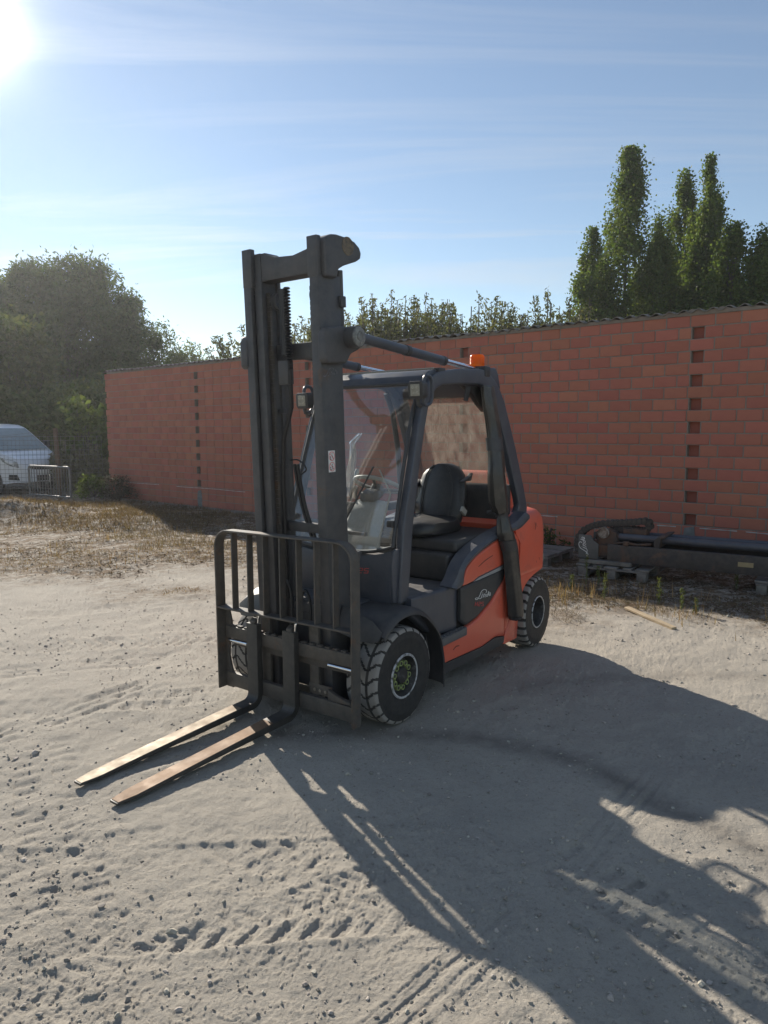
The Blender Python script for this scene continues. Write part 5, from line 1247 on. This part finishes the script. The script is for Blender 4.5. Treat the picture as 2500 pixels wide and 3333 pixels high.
# poplars behind the wall
for lab, u, v, Y, wd, lv, cl in (('tall poplar with twin tips, leftmost of the poplars behind the wall', 2055, 492, 36, 5.8, 98000, 120), ('tall dark slender poplar behind the wall, second from the left', 2240, 560, 38, 4.6, 70000, 84), ('highest tip of the right poplar group behind the wall', 2318, 512, 36, 4.4, 62000, 76),
                       ('shorter round-topped poplar behind the wall near the right edge', 2395, 735, 34, 5.6, 56000, 72), ('small dark poplar cut by the right edge of the picture', 2490, 860, 33, 3.8, 30000, 44)):
    x, h = atp(u, v, Y); tree('poplar', lab, 'tree', x, Y, h, poplar(wd, lv, cl), ML_pop, 'poplars behind the wall')
x, h = atp(1935, 745, 35); tree('poplar', 'low leafy shoulder poplar at the left foot of the tall poplars', 'tree', x, 35, h, poplar(4.4, 30000, 50), ML_pop, 'poplars behind the wall')
# young trees whose tops show above the wall
for k, (u, v) in enumerate(((905, 1050), (960, 1070), (1120, 1020), (1215, 972), (1300, 985), (1345, 1000), (1440, 1005), (1535, 1000), (1620, 1000), (1700, 990), (1795, 990))):
    Y = 27+1.5*((k*7) % 3); x, h = atp(u, v, Y); h *= 1.0
    h *= rng.uniform(1.0, 1.1); tree('young_tree', 'young upright tree showing above the wall, %s from the left in the row' % ('first', 'second', 'third', 'fourth', 'fifth', 'sixth', 'seventh', 'eighth', 'ninth', 'tenth', 'eleventh')[k], 'tree', x, Y, h, shoots(5.2 if k not in (4, 6) else 5.8, 20000, 100), ML_bush, 'young trees above the wall', .07)
# big willow and its neighbours
x, h = atp(205, 810, 38); tree('willow', 'big round grey-green willow behind the fence', 'tree', x, 38, h*.95, willow(5.2, 4.6, 95000, 170), ML_wil, None, .4)
x, h = atp(-130, 850, 41); tree('willow', 'willow cut by the left edge behind the big willow', 'tree', x, 41, h*.95, willow(4.2, 4, 22000, 70), ML_wil, None, .3)
x, h = atp(40, 1062, 29); tree('leafy_tree', 'yellow-green leafy tree at the left edge before the willow', 'tree', x, 29, h, bushy(2.1, 14000, 60, .24), ML_hedge, None, .14)
x, h = atp(610, 1112, 40); tree('leafy_tree', 'small pale tree showing over the wall beside the willow', 'tree', x, 40, h, willow(2.0, 2, 7000, 40), ML_lime, None, .1)
for k, (u, v, Y, r_, lab) in enumerate(((60, 1290, 27, 2.3, 'dark hedge bush behind the parked van'), (215, 1270, 26, 2.2, 'dark hedge bush behind the fence post'), (330, 1260, 25, 1.8, 'dark hedge bush beside the end of the wall'))):
    x, h = atp(u, v, Y); tree('hedge_bush', lab, 'bush', x, Y, h, bushy(r_, 9000, 50, .22), ML_hedge, 'hedge bushes behind the fence', .08)
x, h = atp(285, 1285, 22); tree('green_shrub', 'fresh light green shrub beside the toothed wall end', 'shrub', x, 22, h, bushy(1.0, 1500, 22, .2), ML_lime, None, .05)
for u, v, lab in ((205, 1432, 'pale wispy shrub just right of the fence post'), (262, 1445, 'pale wispy shrub, middle one of three behind the fence'), (305, 1428, 'pale wispy shrub nearest the wall end')):
    x, h = atp(u, v, 20.5); tree('wispy_shrub', lab, 'shrub', x, 20.5, h, shoots(.9, 1800, 14), ML_wisp, 'wispy shrubs behind the fence', .02)
# dry bush at the left foot of the wall
bx_ = wall_pt(-2.9, -.35, 0); T_ = tree('dry_bush', 'dark dry bush at the left foot of the wall', 'bush', bx_[0], bx_[1], .62, bushy(.55, 2200, 34, .06, .35), leafmat('dark_dry', (.075, .06, .042), (.055, .045, .032), .3), None, .015)
bx_ = wall_pt(-3.6, -.6, 0); tree('green_weed', 'yellow-green weed clump at the toothed wall end', 'weed', bx_[0], bx_[1], .62, bushy(.5, 900, 24, .10, .3), ML_lime, None, .01)
bx_ = wall_pt(8.75, -.25, 0); tree('green_weed', 'small green weed at the foot of the wall by the rear wheel', 'weed', bx_[0], bx_[1], .34, bushy(.25, 220, 14, .07, .3), ML_hedge, None, .006)
# upright green weeds along the edge of the shade
for k, (x, y, h, lab) in enumerate(((2.28, 7.93, .36, 'tall green weed spike before the pallet'), (2.05, 7.67, .18, 'small green weed spike nearest the rear wheel'), (2.26, 7.19, .30, 'green weed spike left of the plank end'), (2.77, 7.05, .28, 'green weed spike right of the plank'), (2.88, 6.76, .24, 'green weed spike right of the plank near the shade edge'), (2.97, 6.66, .16, 'short green weed spike beside a dry stalk'), (3.84, 7.64, .26, 'green weed spike below the data plate of the lying mast'), (2.40, 7.86, .22, 'small green weed beside the tall spike'))):
    T = thing('weed_spike', lab, 'weed', (x, y, gz(x, y)-.01), 0, 'green weeds at the shade edge')
    MB().tube([(0, 0, 0), (.01, 0, h*.5), (.0, .01, h)], [.005, .004, .002], 5).build('stem', pmat('weed_stem', (.12, .14, .05), None, 9, .7), T)
    n_ = 90; t = rng.random(n_); C = np.stack([rng.normal(size=n_)*.012, rng.normal(size=n_)*.012, h*(.15+.85*t)], -1)
    link('leaves', fast_mesh('leaves', leaf_quads(C, .036, -.8, .25), 4, leafmat('weed_leaf', (.12, .145, .05), (.09, .115, .04), .4), rng.random(n_)), T)

# dry grass and low weeds: too many blades to count
def blades(name, label, X, Y, hmin, hmax, wd, mat, lean=.5):
    n_ = len(X); Z = ground_h(X, Y); h = rng.uniform(hmin, hmax, n_)*(.4+rng.random(n_)); a = rng.uniform(0, 6.283, n_); l_ = rng.random(n_)*lean*h
    dx, dy = np.cos(a), np.sin(a); bw = wd*rng.uniform(.6, 1.4, n_)
    A = np.stack([X-dy*bw, Y+dx*bw, Z-.004], -1); B = np.stack([X+dy*bw, Y-dx*bw, Z-.004], -1); C = np.stack([X+dx*l_, Y+dy*l_, Z+h], -1)
    tag(link(name, fast_mesh(name, np.stack([A, B, C], 1).reshape(-1, 3), 3, mat, rng.random(n_))), label, 'grass', kind='stuff')
def scatter(n_, x0, x1, y0, y1, thr, seed, fr=1.2):
    X = rng.uniform(x0, x1, n_); Y = rng.uniform(y0, y1, n_); m_ = litter_mask(X, Y)*(.35+fbm(X*fr, Y*fr, 3, seed)*2.2+.4*rng.random(n_)) > thr
    return X[m_], Y[m_]
ML_straw = leafmat('straw', (.36, .26, .145), (.27, .19, .105), .3, .85, .1)
ML_straw2 = leafmat('grey_straw', (.22, .18, .125), (.165, .135, .095), .3, .9, .08)
X, Y = scatter(95000, -9.5, 1.0, 7.4, 15.5, .52, 41); blades('dry_grass', 'short dry straw-coloured grass left of the forklift', X, Y, .010, .038, .004, ML_straw, 3.0)
X, Y = scatter(26000, -11, -3.2, 12.2, 17.5, .35, 45); blades('mound_weeds', 'brown dry weeds covering the low earth mound', X, Y, .03, .11, .006, ML_dry, 1.8)
X, Y = scatter(60000, .8, 6.0, 5.9, 10.5, .50, 43, 1.6); blades('wall_weeds', 'dry stalks and litter along the foot of the wall', X, Y, .012, .05, .003, ML_straw2, 2.6)
X, Y = scatter(16000, -4.5, 1.2, 10.5, 16, .45, 47); blades('shade_grass', 'grey dry grass in the shade of the wall', X, Y, .03, .10, .004, ML_straw2, .8)

X = rng.uniform(1.2, 5.5, 2600); Y = 7.75-.83*(X-1.6)*.75+rng.normal(size=2600)*.42; kk = fbm(X*2.5, Y*2.5, 2, 71) > .02; blades('dry_stalks', 'sparse tall dry stalks at the edge of the wall shade', X[kk], Y[kk], .05, .17, .0028, ML_straw, .7)
X = rng.uniform(-9, -1.5, 2200); Y = rng.uniform(9.0, 14.5, 2200); kk = fbm(X*1.5, Y*1.5, 2, 73) > .06; blades('grass_tufts', 'taller dry grass tufts left of the forklift', X[kk], Y[kk], .05, .16, .004, ML_straw, .8)

# fallen leaves, twigs and crumbs of litter lying flat
def flakes(name, label, X, Y, size, mat):
    n_ = len(X); C = np.stack([X, Y, ground_h(X, Y)+.006], -1); q = leaf_quads(C, size, 0, .45).reshape(-1, 4, 3)
    q[:, :, 2] = C[:, None, 2] + (q[:, :, 2]-C[:, None, 2])*.30
    tag(link(name, fast_mesh(name, q.reshape(-1, 3), 4, mat, rng.random(n_))), label, 'litter', kind='stuff')
ML_lit = leafmat('litter_flakes', (.17, .125, .08), (.10, .078, .055), .15, .95, .05)
X, Y = scatter(26000, .8, 6.0, 5.6, 10.4, .42, 81, 2.0); flakes('leaf_litter', 'brown leaf litter on the ground before the wall', X, Y, .045, ML_lit)
X, Y = scatter(30000, -9.5, .8, 6.8, 15.0, .50, 83, 1.4); flakes('straw_litter', 'scraps of dead grass and leaves left of the forklift', X, Y, .05, ML_lit)

# ------------------------------------------------------------------ thin air volume, added to stand in for sun glare in the lens
def glare_haze():
    mt = bpy.data.materials.new('glare_haze'); mt.use_nodes = True; t = mt.node_tree; t.nodes.clear()
    pv = N(t, 'ShaderNodeVolumePrincipled'); pv.inputs['Color'].default_value = (.93, .95, 1, 1); pv.inputs['Density'].default_value = .00065; pv.inputs['Anisotropy'].default_value = .66
    o = N(t, 'ShaderNodeOutputMaterial'); t.links.new(pv.outputs[0], o.inputs['Volume'])
    tag(MB().box(-960, 960, -95, 960, -1.6, 17.5).build('glare_haze', mt, smooth=False), 'thin added air volume standing in for lens glare', 'glare_haze', kind='stuff')
glare_haze()
